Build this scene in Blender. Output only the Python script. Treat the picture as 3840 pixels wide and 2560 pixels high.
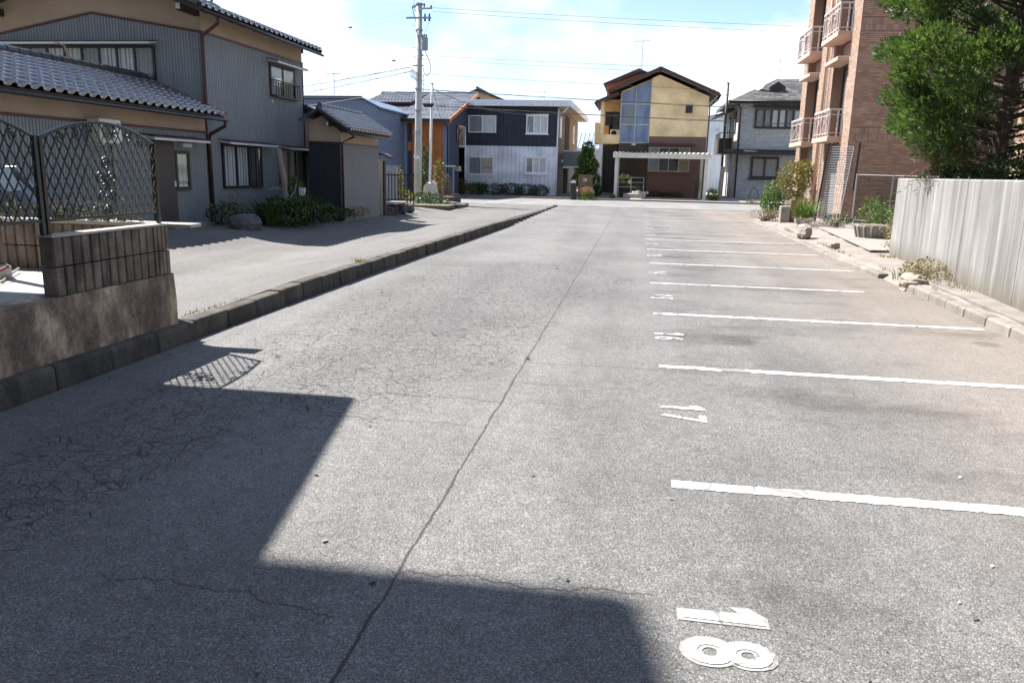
import bpy, math, random
import numpy as np
from mathutils import Matrix, Vector
random.seed(7); rng = np.random.default_rng(7)
R_ = math.radians
scene = bpy.context.scene
for o in list(bpy.data.objects): bpy.data.objects.remove(o)

# ------------------------------------------------------------------ camera
cam_d = bpy.data.cameras.new('camera'); cam = bpy.data.objects.new('camera', cam_d)
scene.collection.objects.link(cam); scene.camera = cam
cam_d.sensor_fit = 'HORIZONTAL'; cam_d.sensor_width = 36; cam_d.lens = 27.4
cam_d.clip_start = 0.05; cam_d.clip_end = 3000
pitch, yaw, roll = math.atan(391/1790), 0.15282, R_(1.3)
F = Vector((-math.sin(yaw)*math.cos(pitch), math.cos(yaw)*math.cos(pitch), -math.sin(pitch)))
Rv = Vector((math.cos(yaw), math.sin(yaw), 0)); U = Rv.cross(F)
R2 = Rv*math.cos(roll)+U*math.sin(roll); U2 = U*math.cos(roll)-Rv*math.sin(roll)
cam.matrix_world = Matrix(((R2.x,U2.x,-F.x,0),(R2.y,U2.y,-F.y,0),(R2.z,U2.z,-F.z,1.59),(0,0,0,1)))

# ------------------------------------------------------------------ sky, sun, exposure
SUN_EL = R_(54); SUN_AZ = math.atan2(-0.915, 0.404)          # direction to the sun: left and ahead
to_sun = Vector((math.sin(SUN_AZ)*math.cos(SUN_EL), math.cos(SUN_AZ)*math.cos(SUN_EL), math.sin(SUN_EL)))
sd = bpy.data.lights.new('sun', 'SUN'); sd.energy = 5.0; sd.angle = R_(0.53); sd.color = (1, 0.965, 0.92)
sun = bpy.data.objects.new('sun', sd); scene.collection.objects.link(sun)
sun.rotation_euler = (-to_sun).to_track_quat('-Z', 'Y').to_euler()
w = bpy.data.worlds.new('World'); scene.world = w; w.use_nodes = True
nt = w.node_tree; nt.nodes.clear()
def N(t, ty, **kw):
    n = t.nodes.new(ty)
    for k, v in kw.items(): setattr(n, k, v)
    return n
sky = N(nt, 'ShaderNodeTexSky', sky_type='NISHITA', sun_disc=False, sun_elevation=SUN_EL, sun_rotation=SUN_AZ, altitude=50, air_density=1.0, dust_density=0.25, ozone_density=2.0)
tc = N(nt, 'ShaderNodeTexCoord'); mp = N(nt, 'ShaderNodeMapping'); mp.inputs['Scale'].default_value = (1.0, 1.0, 1.9); mp.inputs['Location'].default_value = (0.62, 0.35, 0.10)
n1 = N(nt, 'ShaderNodeTexNoise'); n1.inputs['Scale'].default_value = 3.6; n1.inputs['Detail'].default_value = 9; n1.inputs['Roughness'].default_value = 0.52; n1.inputs['Distortion'].default_value = 0.15
cr = N(nt, 'ShaderNodeValToRGB'); cr.color_ramp.elements[0].position = 0.485; cr.color_ramp.elements[1].position = 0.61
n2 = N(nt, 'ShaderNodeTexNoise'); n2.inputs['Scale'].default_value = 6; n2.inputs['Detail'].default_value = 5
cc = N(nt, 'ShaderNodeValToRGB'); cc.color_ramp.elements[0].position = 0.35; cc.color_ramp.elements[0].color = (4.0, 4.9, 6.0, 1); cc.color_ramp.elements[1].position = 0.6; cc.color_ramp.elements[1].color = (6.5, 6.6, 6.8, 1)
mx = N(nt, 'ShaderNodeMixRGB'); bg = N(nt, 'ShaderNodeBackground'); out = N(nt, 'ShaderNodeOutputWorld')
L = nt.links.new
L(tc.outputs['Generated'], mp.inputs[0]); L(mp.outputs[0], n1.inputs['Vector']); L(mp.outputs[0], n2.inputs['Vector'])
sz = N(nt, 'ShaderNodeSeparateXYZ'); L(tc.outputs['Generated'], sz.inputs[0])      # cloud banks crowd together towards the horizon
mr = N(nt, 'ShaderNodeMapRange'); mr.inputs[1].default_value = 0.0; mr.inputs[2].default_value = 0.45; mr.inputs[3].default_value = 0.07; mr.inputs[4].default_value = -0.03; L(sz.outputs[2], mr.inputs[0])
ad = N(nt, 'ShaderNodeMath'); L(n1.outputs['Fac'], ad.inputs[0]); L(mr.outputs[0], ad.inputs[1]); L(ad.outputs[0], cr.inputs[0]); L(n2.outputs['Fac'], cc.inputs[0])
L(cr.outputs[0], mx.inputs[0]); L(sky.outputs[0], mx.inputs[1]); L(cc.outputs[0], mx.inputs[2])
L(mx.outputs[0], bg.inputs[0]); bg.inputs[1].default_value = 0.078; L(bg.outputs[0], out.inputs[0])
vs = scene.view_settings; vs.view_transform = 'Standard'; vs.look = 'None'; vs.exposure = 1.5; vs.gamma = 1
try: vs.use_curve_mapping = False
except Exception: pass
scene.render.engine = 'CYCLES'
scene.cycles.max_bounces = 6; scene.cycles.diffuse_bounces = 3; scene.cycles.glossy_bounces = 3; scene.cycles.transparent_max_bounces = 8

# ------------------------------------------------------------------ helpers
COL = scene.collection
OFF = {}
class MB:
    """collects shapes; T maps local (a,b,c) to the world"""
    def __init__(s, T=None): s.v=[]; s.f=[]; s.T=T
    def pts(s, P):
        i=len(s.v); s.v += [tuple(s.T(*p)) if s.T else tuple(p) for p in P]; return i
    def box(s, a0,a1,b0,b1,c0,c1):
        i=s.pts([(a0,b0,c0),(a1,b0,c0),(a1,b1,c0),(a0,b1,c0),(a0,b0,c1),(a1,b0,c1),(a1,b1,c1),(a0,b1,c1)])
        s.f += [tuple(i+k for k in q) for q in ((3,2,1,0),(4,5,6,7),(0,1,5,4),(1,2,6,5),(2,3,7,6),(3,0,4,7))]; return s
    def poly(s, P):
        i=s.pts(P); s.f.append(tuple(range(i,i+len(P)))); return s
    def slab(s, P, d):
        """polygon P (local 3d) extruded by local vector d"""
        n=len(P); i=s.pts(P); j=s.pts([(p[0]+d[0],p[1]+d[1],p[2]+d[2]) for p in P])
        s.f.append(tuple(range(i,i+n))[::-1]); s.f.append(tuple(range(j,j+n)))
        for k in range(n): s.f.append((i+k,i+(k+1)%n,j+(k+1)%n,j+k))
        return s
    def bar(s, p, q, w, h=None, up=(0,0,1)):
        h=h or w; p=Vector(s.T(*p) if s.T else p); q=Vector(s.T(*q) if s.T else q); d=(q-p).normalized(); u=Vector(up)
        if abs(d.dot(u))>.98: u=Vector((0,1,0)) if abs(d.y)<.9 else Vector((1,0,0))
        a=d.cross(u).normalized()*w/2; b=a.cross(d).normalized()*h/2; i=len(s.v)
        for c in (p,q):
            for x,y in ((-1,-1),(1,-1),(1,1),(-1,1)): s.v.append(tuple(c+a*x+b*y))
        s.f += [tuple(i+k for k in t) for t in ((3,2,1,0),(4,5,6,7),(0,1,5,4),(1,2,6,5),(2,3,7,6),(3,0,4,7))]; return s
    def tube(s, P, r, n=8, r2=None):
        P=[Vector(s.T(*p) if s.T else p) for p in P]; m=len(P); rr=[r if r2 is None else r+(r2-r)*k/(m-1) for k in range(m)] if not hasattr(r,'__len__') else r
        i0=len(s.v); ref=None
        for k in range(m):
            d=(P[min(k+1,m-1)]-P[max(k-1,0)]).normalized()
            if ref is None: ref=Vector((0,0,1)) if abs(d.z)<.9 else Vector((1,0,0))
            a=d.cross(ref).normalized(); b=a.cross(d); ref=b if abs(d.dot(b))<.9 else ref
            for t in range(n): s.v.append(tuple(P[k]+(a*math.cos(2*math.pi*t/n)+b*math.sin(2*math.pi*t/n))*rr[k]))
        for k in range(m-1):
            for t in range(n): s.f.append((i0+k*n+t,i0+k*n+(t+1)%n,i0+(k+1)*n+(t+1)%n,i0+(k+1)*n+t))
        s.f.append(tuple(i0+t for t in range(n))[::-1]); s.f.append(tuple(i0+(m-1)*n+t for t in range(n))); return s
    def build(s, name, mat, parent=None, smooth=False, bevel=0):
        o=OFF.get(parent.name,(0,0,0)) if parent else (0,0,0)
        me=bpy.data.meshes.new(name); me.from_pydata([(x-o[0],y-o[1],z-o[2]) for x,y,z in s.v],[],s.f); me.update()
        if mat: me.materials.append(MATS[mat])
        ob=bpy.data.objects.new(name,me); COL.objects.link(ob)
        if parent: ob.parent=parent; OFF[ob.name]=o
        if smooth:
            for p in me.polygons: p.use_smooth=True
        if bevel:
            b=ob.modifiers.new('bevel','BEVEL'); b.width=bevel; b.segments=1; b.limit_method='ANGLE'
        return ob
def thing(name, loc, label, cat, group=None):
    o=bpy.data.objects.new(name,None); COL.objects.link(o); o.location=loc; OFF[o.name]=tuple(loc)
    o.empty_display_size=.2; return tag(o,label,cat,group)
def tag(o, label=None, cat=None, group=None, kind=None):
    if label: o['label']=label
    if cat: o['category']=cat
    if group: o['group']=group
    if kind: o['kind']=kind
    return o
def inst(name, mesh, parent, M):
    ob=bpy.data.objects.new(name,mesh); COL.objects.link(ob); o=OFF[parent.name]
    ob.parent=parent; ob.matrix_local=Matrix.Translation((-o[0],-o[1],-o[2]))@M; OFF[ob.name]=o; return ob
def facing(n, origin=0.0):
    """T for a facade: u along, o outwards, z up.  n: '-y' plane Y=origin, '+x' / '-x' plane X=origin"""
    if n=='-y': return lambda u,o,z: (u, origin-o, z)
    if n=='+x': return lambda u,o,z: (origin+o, u, z)
    if n=='-x': return lambda u,o,z: (origin-o, u, z)
    if n=='+y': return lambda u,o,z: (u, origin+o, z)

# ------------------------------------------------------------------ materials
MATS={}
def lin(h):
    h=h.lstrip('#'); c=[int(h[i:i+2],16)/255 for i in (0,2,4)]
    return tuple(x/12.92 if x<=.04045 else ((x+.055)/1.055)**2.4 for x in c)
def newmat(name):
    m=bpy.data.materials.new(name); m.use_nodes=True; t=m.node_tree; b=t.nodes['Principled BSDF']; MATS[name]=m; return m,t,b
def math_(t, op, a, b=None, c=None, clamp=False):
    n=t.nodes.new('ShaderNodeMath'); n.operation=op; n.use_clamp=clamp
    for i,x in enumerate((a,b,c)):
        if x is None: continue
        if hasattr(x,'links') or hasattr(x,'is_linked'): t.links.new(x,n.inputs[i])
        else: n.inputs[i].default_value=x
    return n.outputs[0]
def noise(t, vec, scale, detail=4, rough=.55):
    n=t.nodes.new('ShaderNodeTexNoise'); n.inputs['Scale'].default_value=scale; n.inputs['Detail'].default_value=detail; n.inputs['Roughness'].default_value=rough
    t.links.new(vec,n.inputs['Vector']); return n.outputs['Fac']
def ramp(t, fac, stops):
    n=t.nodes.new('ShaderNodeValToRGB'); e=n.color_ramp.elements
    while len(e)<len(stops): e.new(.5)
    for k,(p,c) in enumerate(stops):
        e[k].position=p; e[k].color=(*c,1) if hasattr(c,'__len__') else (c,c,c,1)
    t.links.new(fac,n.inputs[0]); return n.outputs[0]
def mixc(t, fac, a, b, mode='MIX'):
    n=t.nodes.new('ShaderNodeMixRGB'); n.blend_type=mode
    for i,x in enumerate((fac,a,b)):
        if hasattr(x,'is_linked'): t.links.new(x,n.inputs[i])
        elif hasattr(x,'__len__'): n.inputs[i].default_value=(*x,1)
        else: n.inputs[i].default_value=x
    return n.outputs[0]
def pos(t, scale=None):
    g=t.nodes.new('ShaderNodeNewGeometry').outputs['Position']
    if scale:
        m=t.nodes.new('ShaderNodeMapping'); m.inputs['Scale'].default_value=scale; t.links.new(g,m.inputs[0]); return m.outputs[0]
    return g
def bump(t, b, h, strength=.3, dist=.01):
    n=t.nodes.new('ShaderNodeBump'); n.inputs['Strength'].default_value=strength; n.inputs['Distance'].default_value=dist
    t.links.new(h,n.inputs['Height']); t.links.new(n.outputs[0],b.inputs['Normal'])
def simple(name, hexc, rough=.7, var=.18, scale=3, fine=60, metal=0, spec=.5, bstr=.15, streak=False, dirt=None):
    """painted or plain surface: base colour with broad blotches, fine grain and optional rain streaks"""
    m,t,b=newmat(name); c=lin(hexc) if isinstance(hexc,str) else hexc; p=pos(t)
    d=tuple(x*(1-var*1.3) for x in c); l=tuple(min(1,x*(1+var)) for x in c)
    a=noise(t,p,scale,6,.6); col=ramp(t,a,[(.3,d),(.7,l)])
    g=noise(t,p,fine,3,.6); col=mixc(t,.35,col,ramp(t,g,[(.3,tuple(x*.8 for x in c)),(.7,tuple(min(1,x*1.15) for x in c))]))
    if streak:
        s=noise(t,pos(t,(7,7,.35)),1.5,5,.6); col=mixc(t,ramp(t,s,[(.45,0.),(.75,.6)]),col,lin(dirt) if dirt else tuple(x*.55 for x in c))
    t.links.new(col,b.inputs['Base Color']); b.inputs['Roughness'].default_value=rough; b.inputs['Metallic'].default_value=metal; b.inputs['Specular IOR Level'].default_value=spec
    if bstr: bump(t,b,g,bstr,.004)
    return m
def island(name, stops, rough=.55, transl=.0, spec=.4, bstr=0, fine=30):
    """colour picked per loose piece"""
    m,t,b=newmat(name); r=t.nodes.new('ShaderNodeNewGeometry').outputs['Random Per Island']
    col=ramp(t,r,stops); n=noise(t,pos(t),fine,3); col=mixc(t,.3 if fine>5 else .9,col,mixc(t,1.,col,ramp(t,n,[(.3,.6),(.7,1.25)]),'MULTIPLY'))
    t.links.new(col,b.inputs['Base Color']); b.inputs['Roughness'].default_value=rough; b.inputs['Specular IOR Level'].default_value=spec
    if bstr: bump(t,b,n,bstr,.005)
    if transl:
        tr=t.nodes.new('ShaderNodeBsdfTranslucent'); t.links.new(mixc(t,1.,col,(1.3,1.35,.7),'MULTIPLY'),tr.inputs[0]); ms=t.nodes.new('ShaderNodeMixShader'); ms.inputs[0].default_value=transl
        t.links.new(b.outputs[0],ms.inputs[1]); t.links.new(tr.outputs[0],ms.inputs[2]); t.links.new(ms.outputs[0],t.nodes['Material Output'].inputs[0])
    return m
def objrand(name, c0, c1, rough=.6, fine=40, bstr=.2, blotch=2.5, spec=.5, dirt=None):
    """colour varies from object to object (tiles, blocks, boards)"""
    m,t,b=newmat(name); r=t.nodes.new('ShaderNodeObjectInfo').outputs['Random']
    col=mixc(t,r,lin(c0),lin(c1)); p=pos(t); n=noise(t,p,fine,4); k=noise(t,p,blotch,5)
    col=mixc(t,1.,col,ramp(t,k,[(.3,.72),(.7,1.2)]),'MULTIPLY'); col=mixc(t,.5,col,mixc(t,1.,col,ramp(t,n,[(.3,.55),(.7,1.3)]),'MULTIPLY'))
    if dirt: col=mixc(t,ramp(t,noise(t,pos(t,(4,4,1.6)),1.6,7,.65),[(.42,0.),(.64,.85)]),col,lin(dirt))
    t.links.new(col,b.inputs['Base Color']); b.inputs['Roughness'].default_value=rough; b.inputs['Specular IOR Level'].default_value=spec
    bump(t,b,n,bstr,.006); return m

def asphalt(name, dark, light, lot=False, dust=None, scale=190):
    m,t,b=newmat(name); p=pos(t); sep=t.nodes.new('ShaderNodeSeparateXYZ'); t.links.new(p,sep.inputs[0]); x,y=sep.outputs[0],sep.outputs[1]
    v=t.nodes.new('ShaderNodeTexVoronoi'); v.inputs['Scale'].default_value=scale; t.links.new(p,v.inputs['Vector'])
    sc=t.nodes.new('ShaderNodeSeparateColor'); t.links.new(v.outputs['Color'],sc.inputs[0])
    stone=ramp(t,sc.outputs[0],[(.0,dark),(.4,tuple(a*.45+c*.55 for a,c in zip(dark,light))),(.85,light),(.985,tuple(min(.5,a*1.6) for a in light))])
    warm=mixc(t,sc.outputs[1],(1.10,1.0,.90),(.92,1.,1.08)); col=mixc(t,.6,stone,mixc(t,1.,stone,warm,'MULTIPLY'))
    v2=t.nodes.new('ShaderNodeTexVoronoi'); v2.inputs['Scale'].default_value=scale*.36; t.links.new(p,v2.inputs['Vector']); s2=t.nodes.new('ShaderNodeSeparateColor'); t.links.new(v2.outputs['Color'],s2.inputs[0])
    peb=math_(t,'MULTIPLY',math_(t,'GREATER_THAN',s2.outputs[0],.82),math_(t,'LESS_THAN',v2.outputs['Distance'],.42)); col=mixc(t,math_(t,'MULTIPLY',peb,.75),col,ramp(t,s2.outputs[1],[(0.,tuple(q*.55 for q in dark)),(.4,light),(.75,tuple(q*1.35 for q in light)),(1.,(.30,.25,.20))]))
    big=noise(t,p,.55,6,.6); col=mixc(t,1.,col,ramp(t,big,[(.28,.80),(.72,1.18)]),'MULTIPLY')
    mid=noise(t,p,9,4,.6); col=mixc(t,1.,col,ramp(t,mid,[(.3,.85),(.7,1.13)]),'MULTIPLY')
    h=math_(t,'SUBTRACT',1.0,v.outputs['Distance']); h=math_(t,'MULTIPLY',h,.6)
    if lot or dust:
        # repaired and tyre-polished bands
        lane=noise(t,pos(t,(1.3,.12,1)),.9,3,.5); col=mixc(t,1.,col,ramp(t,lane,[(.35,.86),(.65,1.12)]),'MULTIPLY')
    if lot:
        # dust washed towards the right-hand kerb, oil spots in the stalls
        dm=math_(t,'MULTIPLY',ramp(t,math_(t,'MULTIPLY_ADD',x,.22,math_(t,'MULTIPLY',big,.5)),[(.5,0.),(1.25,1.)]),.5)
        col=mixc(t,dm,col,mixc(t,.42,lin('#94826f'),col))
        sp=noise(t,pos(t,(.55,1.1,1)),.9,4,.6)
        st=math_(t,'MULTIPLY',ramp(t,sp,[(.52,0.),(.66,.72)]),ramp(t,x,[(.15,0.),(.55,1.)])); col=mixc(t,st,col,mixc(t,1.,col,(.52,.5,.5),'MULTIPLY'))
        ov=t.nodes.new('ShaderNodeTexVoronoi'); ov.inputs['Scale'].default_value=.75; t.links.new(p,ov.inputs['Vector']); os_=t.nodes.new('ShaderNodeSeparateColor'); t.links.new(ov.outputs['Color'],os_.inputs[0])
        dr=math_(t,'MULTIPLY_ADD',mid,.10,math_(t,'MULTIPLY',os_.outputs[1],.10)); oil=math_(t,'MULTIPLY',ramp(t,math_(t,'SUBTRACT',ov.outputs['Distance'],dr),[(0.,.55),(.06,0.)]),math_(t,'GREATER_THAN',os_.outputs[0],.55)); oil=math_(t,'MULTIPLY',oil,ramp(t,x,[(.6,0.),(1.,1.)])); col=mixc(t,oil,col,mixc(t,1.,col,(.42,.41,.40),'MULTIPLY'))
        crack=None
        def acc(c):
            nonlocal crack; crack=c if crack is None else math_(t,'MAXIMUM',crack,c)
        # long seam crack
        wob=math_(t,'MULTIPLY',math_(t,'SUBTRACT',noise(t,pos(t,(0,1,0)),1.6,9,.80),.5),.075)
        d=math_(t,'ABSOLUTE',math_(t,'ADD',math_(t,'ADD',x,.87),wob)); wv_=math_(t,'MULTIPLY_ADD',noise(t,p,3.1,5,.7),2.2,-.25); acc(ramp(t,math_(t,'DIVIDE',d,math_(t,'MAXIMUM',wv_,.25)),[(.0045,1.),(.0115,0.)]))
        # alligator cracking, two patches with ragged limits
        nz=t.nodes.new('ShaderNodeTexNoise'); nz.inputs['Scale'].default_value=5.5; nz.inputs['Detail'].default_value=5; t.links.new(p,nz.inputs['Vector'])
        pv=t.nodes.new('ShaderNodeVectorMath'); pv.operation='MULTIPLY_ADD'; t.links.new(nz.outputs['Color'],pv.inputs[0]); pv.inputs[1].default_value=(.10,.10,0); t.links.new(p,pv.inputs[2])
        def ell(cx,cy,rx,ry,s=0):
            u=math_(t,'ADD',math_(t,'SUBTRACT',x,cx),math_(t,'MULTIPLY',math_(t,'SUBTRACT',y,cy),s))
            a=math_(t,'POWER',math_(t,'DIVIDE',u,rx),2.); c=math_(t,'POWER',math_(t,'DIVIDE',math_(t,'SUBTRACT',y,cy),ry),2.)
            return math_(t,'SUBTRACT',1.,math_(t,'ADD',a,c),clamp=True)
        area=math_(t,'MAXIMUM',math_(t,'MAXIMUM',ell(-2.15,9.2,1.55,5.6),ell(-2.9,4.2,.6,1.9,.12)),ell(-1.3,11.6,1.6,2.6))
        area=math_(t,'ADD',area,math_(t,'MULTIPLY',math_(t,'SUBTRACT',noise(t,p,1.3,5,.6),.5),1.3)); area=ramp(t,area,[(.05,0.),(.5,1.)])
        tn_=math_(t,'MULTIPLY_ADD',noise(t,p,2.4,3),.8,.2)
        for s_,w_,k_ in ((7.0,.020,1.),(15,.030,.9)):
            vv=t.nodes.new('ShaderNodeTexVoronoi'); vv.feature='DISTANCE_TO_EDGE'; vv.inputs['Scale'].default_value=s_; t.links.new(pv.outputs[0],vv.inputs['Vector'])
            thin=math_(t,'MULTIPLY',tn_,w_*1.7); e=math_(t,'LESS_THAN',vv.outputs['Distance'],math_(t,'MULTIPLY',thin,area))
            acc(math_(t,'MULTIPLY',e,k_))
        # single wandering cracks
        wn_=math_(t,'SUBTRACT',noise(t,pos(t,(1,.05,0)),2.4,7,.66),.5)
        for x0,x1,y0,sl,amp,w_ in ((-.9,.15,2.78,-.02,.32,.006),(-.85,.27,6.42,.02,.2,.006),(-1.85,-.85,5.15,-.05,.3,.007),(-2.0,-.85,4.62,-.02,.28,.005),(-2.0,-1.0,2.35,-.1,.35,.005),(-.85,.1,5.75,0,.2,.004),(-3.4,-1.9,13.6,.2,.8,.012)):
            wv=math_(t,'MULTIPLY',wn_,amp)
            dd=math_(t,'ABSOLUTE',math_(t,'ADD',math_(t,'SUBTRACT',math_(t,'SUBTRACT',y,y0),math_(t,'MULTIPLY',x,sl)),wv))
            c=ramp(t,dd,[(w_*.4,.9),(w_*1.6,0.)]); g=math_(t,'MULTIPLY',math_(t,'GREATER_THAN',x,x0),math_(t,'LESS_THAN',x,x1)); acc(math_(t,'MULTIPLY',c,g))
        col=mixc(t,math_(t,'MULTIPLY',crack,.9),col,(.028,.026,.024))
    elif dust: col=mixc(t,ramp(t,noise(t,p,.8,6,.65),[(.42,0.),(.75,.75)]),col,lin(dust))
    t.links.new(col,b.inputs['Base Color']); b.inputs['Roughness'].default_value=.82; b.inputs['Specular IOR Level'].default_value=.35
    bump(t,b,h,.55,.006); return m
asphalt('lot_asphalt',(.056,.055,.0535),(.158,.1535,.148),lot=True)
asphalt('apron_asphalt',(.056,.055,.053),(.148,.1435,.137),dust='#67625c',scale=150)
asphalt('street_asphalt',(.10,.10,.10),(.20,.197,.194),dust='#7d7973',scale=80)

def painted(name, c, worn):
    m,t,b=newmat(name); p=pos(t)
    vv=t.nodes.new('ShaderNodeTexVoronoi'); vv.feature='DISTANCE_TO_EDGE'; vv.inputs['Scale'].default_value=3.3
    nz=t.nodes.new('ShaderNodeTexNoise'); nz.inputs['Scale'].default_value=6; t.links.new(p,nz.inputs['Vector'])
    pv=t.nodes.new('ShaderNodeVectorMath'); pv.operation='MULTIPLY_ADD'; t.links.new(nz.outputs['Color'],pv.inputs[0]); pv.inputs[1].default_value=(.18,.18,0); t.links.new(p,pv.inputs[2]); t.links.new(pv.outputs[0],vv.inputs['Vector'])
    e=math_(t,'LESS_THAN',vv.outputs['Distance'],math_(t,'MULTIPLY',ramp(t,noise(t,p,3,4),[(.4,0.),(.65,1.)]),.055))
    g=noise(t,p,70,5,.7); wr=ramp(t,math_(t,'ADD',math_(t,'MULTIPLY',g,.5),math_(t,'MULTIPLY',noise(t,p,3,5),.5)),[(.5-worn*.25,1.),(.56-worn*.22,0.)])
    f=math_(t,'MAXIMUM',e,wr); col=mixc(t,math_(t,'MULTIPLY',f,.85),c,(.13,.125,.12)); col=mixc(t,.5,col,mixc(t,1.,col,ramp(t,noise(t,p,2.2,6,.65),[(.34,(.5,.49,.47)),(.62,(1.,1.,1.))]),'MULTIPLY'))
    t.links.new(col,b.inputs['Base Color']); b.inputs['Roughness'].default_value=.65; bump(t,b,g,.3,.003)
painted('line_paint',(.72,.72,.71),.62); painted('worn_paint',(.50,.49,.475),.8); painted('faded_paint',(.33,.325,.315),.95); painted('old_paint',(.27,.265,.255),.5)

simple('tan_stucco','#ae9b88',.9,.10,2,90,bstr=.25)
simple('steel_siding','#838a8e',.5,.08,1.2,40,metal=0,spec=.4,bstr=0,streak=True,dirt='#6e7376')
simple('grey_wall','#75777a',.8,.08,1.5,60)
simple('maroon_trim','#4a2528',.45,.15,4,30); simple('maroon_pipe','#4a2a29',.5,.2,3,30); simple('white_alu','#c9ccd0',.4,.08,3,30,bstr=0)
simple('dark_frame','#26262a',.45,.1,3,30,bstr=0); simple('bronze_frame','#3b302a',.45,.15,3,30,bstr=0)
simple('dark_wood','#3a2f28',.8,.25,3,25); simple('door_brown','#4b4440',.6,.1,3,40)
simple('black_panel','#23262c',.7,.15,2,30); simple('soffit','#b9b2a6',.8,.08,2,40)
objrand('roof_tile','#45434a','#5e5a5e',rough=.34,fine=25,bstr=.05,spec=1.0)
for n_ in ('roof_tile',): b_=MATS[n_].node_tree.nodes['Principled BSDF']; b_.inputs['Coat Weight'].default_value=1; b_.inputs['Coat Roughness'].default_value=.13; b_.inputs['Coat IOR'].default_value=2.0
simple('tile_ridge','#3f4347',.3,.2,3,30,spec=.8); simple('roof_board','#3a342f',.8,.2,2,30)
island('slate','' if 0 else [(0,lin('#5c5f66')),(.5,lin('#6d7078')),(1,lin('#7c7f86'))],rough=.5,spec=.5)
island('slate_dark',[(0,lin('#4b4947')),(.5,lin('#625f5c')),(1,lin('#787471'))],rough=.6)
island('grey_kawara',[(0,lin('#3c3f44')),(1,lin('#5a5d62'))],rough=.4,spec=.6)
simple('blue_stucco','#7d8ba5',.85,.06,1.5,60); simple('navy_board','#343d50',.7,.1,2,30)
objrand('wood_plank','#ad6833','#c97f45',rough=.55,fine=18,bstr=.15,blotch=1.2)
objrand('navy_siding','#222938','#293040',rough=.6,fine=50,bstr=.1); objrand('pale_siding','#dde2ec','#e4e9f2',rough=.65,fine=50,bstr=.1,blotch=1.0)
simple('white_trim','#ebeef4',.5,.06,3,40,bstr=0); simple('white_fascia','#e6ecf6',.45,.06,1.5,20,streak=True,dirt='#a3adbb',bstr=0)
simple('brown_side','#7a6a58',.8,.08,1.5,40)
objrand('yellow_panel','#f2d5a4','#f6dbac',rough=.75,fine=60,bstr=.1,blotch=.8); simple('yellow_wall','#ecca94',.8,.08,1.2,60)
simple('brown_wall','#7a5d54',.8,.1,1.5,50); simple('brown_roof','#4a322f',.6,.18,2,30); simple('orange_wall','#b0704a',.7,.12,2,30)
simple('light_frame','#b9b6b0',.45,.08,3,30,bstr=0); simple('carport_metal','#d9d4ca',.45,.15,3,30,bstr=0)
m,t,b=newmat('blue_glazing'); b.inputs['Base Color'].default_value=(*lin('#6f7f9c'),1); b.inputs['Roughness'].default_value=.35; t.links.new(mixc(t,ramp(t,noise(t,pos(t,(2,2,.6)),1.3,4),[(.35,0.),(.7,1.)]),lin('#5d6c88'),lin('#7f8fa8')),b.inputs['Base Color'])
m,t,b=newmat('corrugated_clear'); b.inputs['Base Color'].default_value=(.75,.76,.74,1); b.inputs['Roughness'].default_value=.3; b.inputs['Transmission Weight'].default_value=.35
# glass: see-through with a fresnel mirror
m,t,b=newmat('glass'); tr=t.nodes.new('ShaderNodeBsdfTransparent'); tr.inputs[0].default_value=(.95,.97,.97,1); gl=t.nodes.new('ShaderNodeBsdfGlossy'); gl.inputs['Roughness'].default_value=.03; fr=t.nodes.new('ShaderNodeLayerWeight'); fr.inputs[0].default_value=.5
ms=t.nodes.new('ShaderNodeMixShader'); t.links.new(math_(t,'MULTIPLY_ADD',math_(t,'POWER',fr.outputs['Facing'],4.),.85,.10,clamp=True),ms.inputs[0]); t.links.new(tr.outputs[0],ms.inputs[1]); t.links.new(gl.outputs[0],ms.inputs[2]); t.links.new(ms.outputs[0],t.nodes['Material Output'].inputs[0])
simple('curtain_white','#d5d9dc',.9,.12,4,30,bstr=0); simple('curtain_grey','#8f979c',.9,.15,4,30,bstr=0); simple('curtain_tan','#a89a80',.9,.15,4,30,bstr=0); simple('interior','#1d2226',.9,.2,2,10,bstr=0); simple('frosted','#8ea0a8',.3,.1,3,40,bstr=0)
simple('grey_blind','#7d8283',.7,.1,2,30,bstr=0)
# split-face stone siding
m,t,b=newmat('stone_siding'); br=t.nodes.new('ShaderNodeTexBrick'); mpn=t.nodes.new('ShaderNodeMapping'); cmb=t.nodes.new('ShaderNodeCombineXYZ'); sp=t.nodes.new('ShaderNodeSeparateXYZ'); t.links.new(pos(t),sp.inputs[0]); t.links.new(math_(t,'ADD',sp.outputs[0],sp.outputs[1]),cmb.inputs[0]); t.links.new(sp.outputs[2],cmb.inputs[1]); t.links.new(cmb.outputs[0],br.inputs['Vector'])
br.inputs['Scale'].default_value=1; br.inputs['Brick Width'].default_value=.34; br.inputs['Row Height'].default_value=.085; br.inputs['Mortar Size'].default_value=.012; br.inputs['Color1'].default_value=(*lin('#b6b9bc'),1); br.inputs['Color2'].default_value=(*lin('#cccecf'),1); br.inputs['Mortar'].default_value=(*lin('#6f7377'),1)
t.links.new(mixc(t,.5,br.outputs[0],mixc(t,1.,br.outputs[0],ramp(t,noise(t,pos(t),8,5),[(.3,.65),(.7,1.2)]),'MULTIPLY')),b.inputs['Base Color']); b.inputs['Roughness'].default_value=.85; bump(t,b,br.outputs['Fac'],-.6,.02)
island('brick_tile',[(0,lin('#9d8371')),(.4,lin('#a88d7b')),(.75,lin('#b69c8b')),(1,lin('#927867'))],rough=.7,spec=.35,bstr=.1)
objrand('brick_piece','#9d8371','#b69c8b',rough=.7,fine=40,bstr=.1); simple('mortar','#84695a',.9,.1,3,60)
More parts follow.
